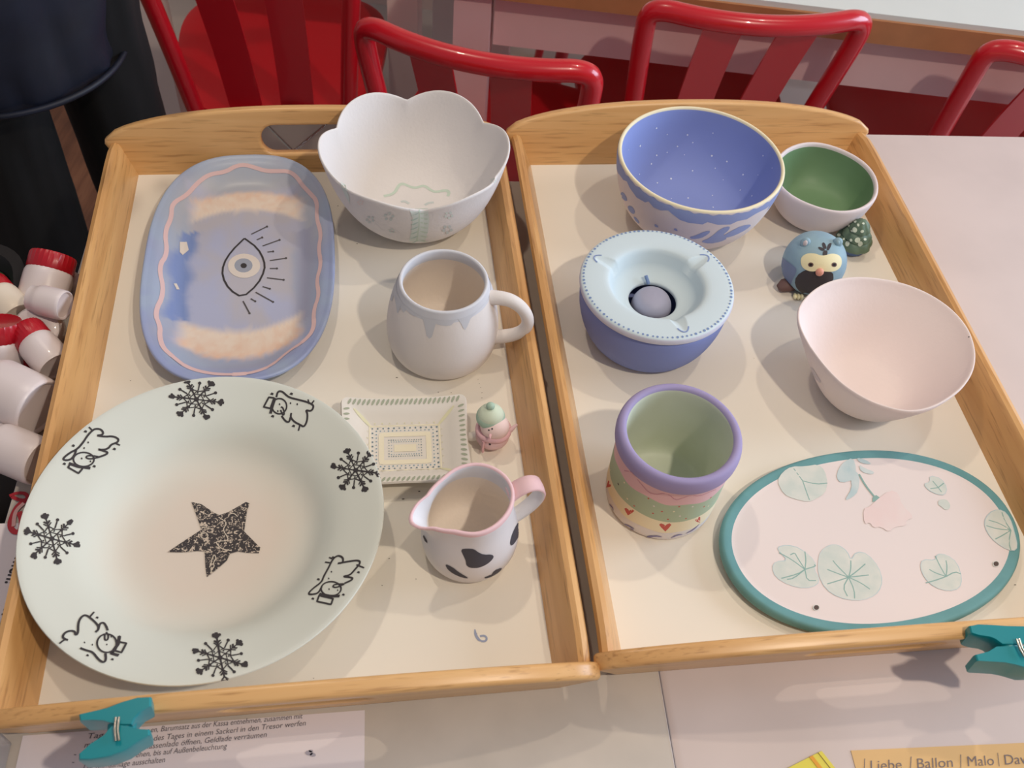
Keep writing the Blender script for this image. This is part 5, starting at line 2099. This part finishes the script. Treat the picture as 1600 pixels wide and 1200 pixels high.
def skin_mesh(name, joints, edges, parent, matn, root_i=0, sub=2):
    me = bpy.data.meshes.new(name)
    me.from_pydata([j[0] for j in joints], edges, [])
    o = bpy.data.objects.new(name, me)
    COL.objects.link(o)
    o.parent = parent
    sk = o.modifiers.new('skin', 'SKIN')
    if not me.skin_vertices:
        bm = bmesh.new()
        bm.from_mesh(me)
        bm.verts.layers.skin.verify()
        bm.to_mesh(me)
        bm.free()
    for i, j in enumerate(joints):
        sv = me.skin_vertices[0].data[i]
        sv.radius = (j[1], j[2] if len(j) > 2 else j[1])
        sv.use_root = (i == root_i)
    sb = o.modifiers.new('sub', 'SUBSURF')
    sb.levels = sb.render_levels = sub
    dg = bpy.context.evaluated_depsgraph_get()
    m2_ = bpy.data.meshes.new_from_object(o.evaluated_get(dg))
    o.modifiers.clear()
    o.data = m2_
    m2_.materials.append(MATS[matn])
    m2_.polygons.foreach_set('use_smooth', [True]*len(m2_.polygons))
    bpy.data.meshes.remove(me)
    return o


J, E_ = [], []


def jn(p, r_, par=None):
    J.append((p, r_))
    if par is not None:
        E_.append((par, len(J)-1))
    return len(J)-1


pel = jn((0, 0, 0.90), 0.085)
bel = jn((0, 0, 1.02), 0.085, pel)
che = jn((0, 0.01, 1.20), 0.10, bel)
nb = jn((0, 0.01, 1.36), 0.07, che)
nk = jn((0, 0.0, 1.44), 0.050, nb)
hd1 = jn((0, -0.015, 1.52), 0.070, nk)
hd2 = jn((0, -0.015, 1.60), 0.075, hd1)
for s_ in (-1, 1):
    hip = jn((s_*0.066, 0, 0.80), 0.052, pel)
    kn = jn((s_*0.082, -0.008, 0.46), 0.040, hip)
    ak = jn((s_*0.090, 0.0, 0.09), 0.030, kn)
    jn((s_*0.088, -0.12, 0.035), 0.030, ak)
    shd = jn((s_*0.165, 0.01, 1.33), 0.048, nb)
    elb = jn((s_*0.215, 0.03, 1.08), 0.038, shd)
    wr = jn((s_*0.11, -0.17, 1.16), 0.024, elb)
    plm = jn((s_*0.070, -0.225, 1.18), 0.024, wr)
    for k in range(4):
        b0 = jn((s_*(0.055-0.004*k), -0.255-0.004*k, 1.205-0.017*k), 0.0085, plm)
        b1 = jn((s_*(0.030-0.002*k), -0.275-0.003*k, 1.205-0.017*k), 0.008, b0)
        jn((s_*(0.012), -0.262, 1.203-0.017*k), 0.0072, b1)
    t0 = jn((s_*0.062, -0.205, 1.215), 0.010, plm)
    jn((s_*0.045, -0.215, 1.240), 0.0085, t0)
skin_mesh('body', J, E_, per, 'skin')
# face and hair
for s_ in (-1, 1):
    m = MB()
    m.ellipsoid((s_*0.030, -0.088, 1.575), (0.014, 0.008, 0.008), 'eye_white', n=12, k=8)
    m.ellipsoid((s_*0.030, -0.0955, 1.575), (0.006, 0.003, 0.006), 'hair_brown', n=10, k=6)
    m.build('eye', per)
m = MB()
m.tube([(0, -0.088, 1.580), (0, -0.103, 1.555), (0, -0.110, 1.540), (0, -0.092, 1.532)], [0.007, 0.010, 0.013, 0.008], 'skin', n=10)
m.build('nose', per)
m = MB()
m.ellipsoid((0, -0.088, 1.508), (0.022, 0.008, 0.007), 'lip', n=16, k=8)
m.build('mouth', per)
for s_ in (-1, 1):
    m = MB()
    m.ellipsoid((s_*0.078, -0.005, 1.560), (0.008, 0.018, 0.030), 'skin', n=12, k=8)
    m.build('ear', per)
m = MB()
m.ellipsoid((0, 0.012, 1.602), (0.090, 0.092, 0.090), 'hair_brown', n=30, k=18)
for v in m.v:
    if v.y < -0.03:
        v.y = -0.03-(abs(v.y+0.03))*0.55
        if v.z < 1.61:
            v.z = 1.61
m.tube([(0, 0.08, 1.60), (0, 0.10, 1.50), (0, 0.10, 1.40), (0, 0.095, 1.32)], [0.05, 0.05, 0.038, 0.015], 'hair_brown', n=14)
m.build('hair', per)


def loft(name, spec, mm, n=72, wr=0.0, seed=0, close=None):
    """spec rows: (cx, cy, z, rx, ry)"""
    m_ = MB()
    rows_ = []
    for (cx_, cy_, z_, rx, ry) in spec:
        row_ = []
        for j in range(n):
            t = 2*pi*j/n
            k = 1+wr*_nz.fractal(Vector((cos(t)*1.3+seed, sin(t)*1.3, z_*5)), 1.0, 2.0, 3)
            row_.append(Vector((cx_+rx*cos(t)*k, cy_+ry*sin(t)*k, z_)))
        rows_.append(row_)
    m_.grid(rows_, mm)
    return m_


def interp_spec(sp, n):
    out = []
    for i in range(len(sp)-1):
        for k in range(n):
            q = k/n
            out.append(tuple(sp[i][c]+(sp[i+1][c]-sp[i][c])*q for c in range(5)))
    out.append(sp[-1])
    return out


# trousers: two legs and a seat part
m = MB()
for s_ in (-1, 1):
    l_ = loft('l', interp_spec([(s_*0.092, -0.005, 0.035, 0.062, 0.072), (s_*0.088, 0.0, 0.25, 0.060, 0.068), (s_*0.082, -0.008, 0.46, 0.060, 0.068), (s_*0.074, 0.0, 0.66, 0.062, 0.076), (s_*0.068, 0.0, 0.76, 0.066, 0.090), (s_*0.066, 0, 0.84, 0.074, 0.105)], 5), 'black_cloth', wr=0.10, seed=s_*3)
    m.add(l_.v, l_.f, 'black_cloth')
l_ = loft('l', interp_spec([(0, 0, 0.765, 0.05, 0.06), (0, 0, 0.785, 0.125, 0.095), (0, 0, 0.86, 0.138, 0.108), (0, 0, 0.98, 0.140, 0.108)], 4), 'black_cloth', wr=0.03)
m.add(l_.v, l_.f, 'black_cloth')
m.build('trousers', per, angle=180)
# shirt
m = MB()
sp = interp_spec([(-0.032, 0, 0.742, 0.136, 0.126), (-0.032, 0, 0.752, 0.139, 0.129), (-0.030, 0, 0.85, 0.138, 0.126), (-0.015, 0, 1.0, 0.152, 0.124), (0, 0.005, 1.15, 0.170, 0.130), (0, 0.01, 1.28, 0.168, 0.122), (0, 0.01, 1.35, 0.135, 0.095), (0, 0.005, 1.40, 0.072, 0.072), (0, 0.0, 1.42, 0.060, 0.062)], 5)
l_ = loft('l', sp, 'navy_cloth', wr=0.14, seed=7, n=110)
m.add(l_.v, l_.f, 'navy_cloth')
inner = loft('l', [(a_, b_, z_+0.0, rx-0.004, ry-0.004) for a_, b_, z_, rx, ry in sp[:12]], 'navy_cloth', wr=0.14, seed=7, n=110)
m.add(inner.v, inner.f, 'navy_cloth')
for s_ in (-1, 1):
    m.tube([(s_*0.13, 0.01, 1.335), (s_*0.185, 0.015, 1.28), (s_*0.212, 0.028, 1.12), (s_*0.205, 0.010, 1.075), (s_*0.165, -0.075, 1.12), (s_*0.125, -0.145, 1.15)], [0.06, 0.066, 0.055, 0.053, 0.046, 0.038], 'navy_cloth', n=16)
m.tube([(-0.032+0.139*cos(t), 0.129*sin(t), 0.745) for t in [k*2*pi/60 for k in range(61)]], 0.004, 'navy_cloth', n=6)
m.build('shirt', per, angle=180)
for s_ in (-1, 1):
    m = MB()
    m.tube([(s_*0.092, 0.055, 0.045), (s_*0.092, 0.0, 0.050), (s_*0.094, -0.08, 0.040), (s_*0.096, -0.155, 0.032)], [0.040, 0.046, 0.046, 0.036], 'shoe_black', n=16, flat=0.85)
    m.v = [Vector((v.x, v.y, max(0.002, v.z))) for v in m.v]
    m.build('shoe', per)
per.rotation_euler = (0, 0, radians(48))
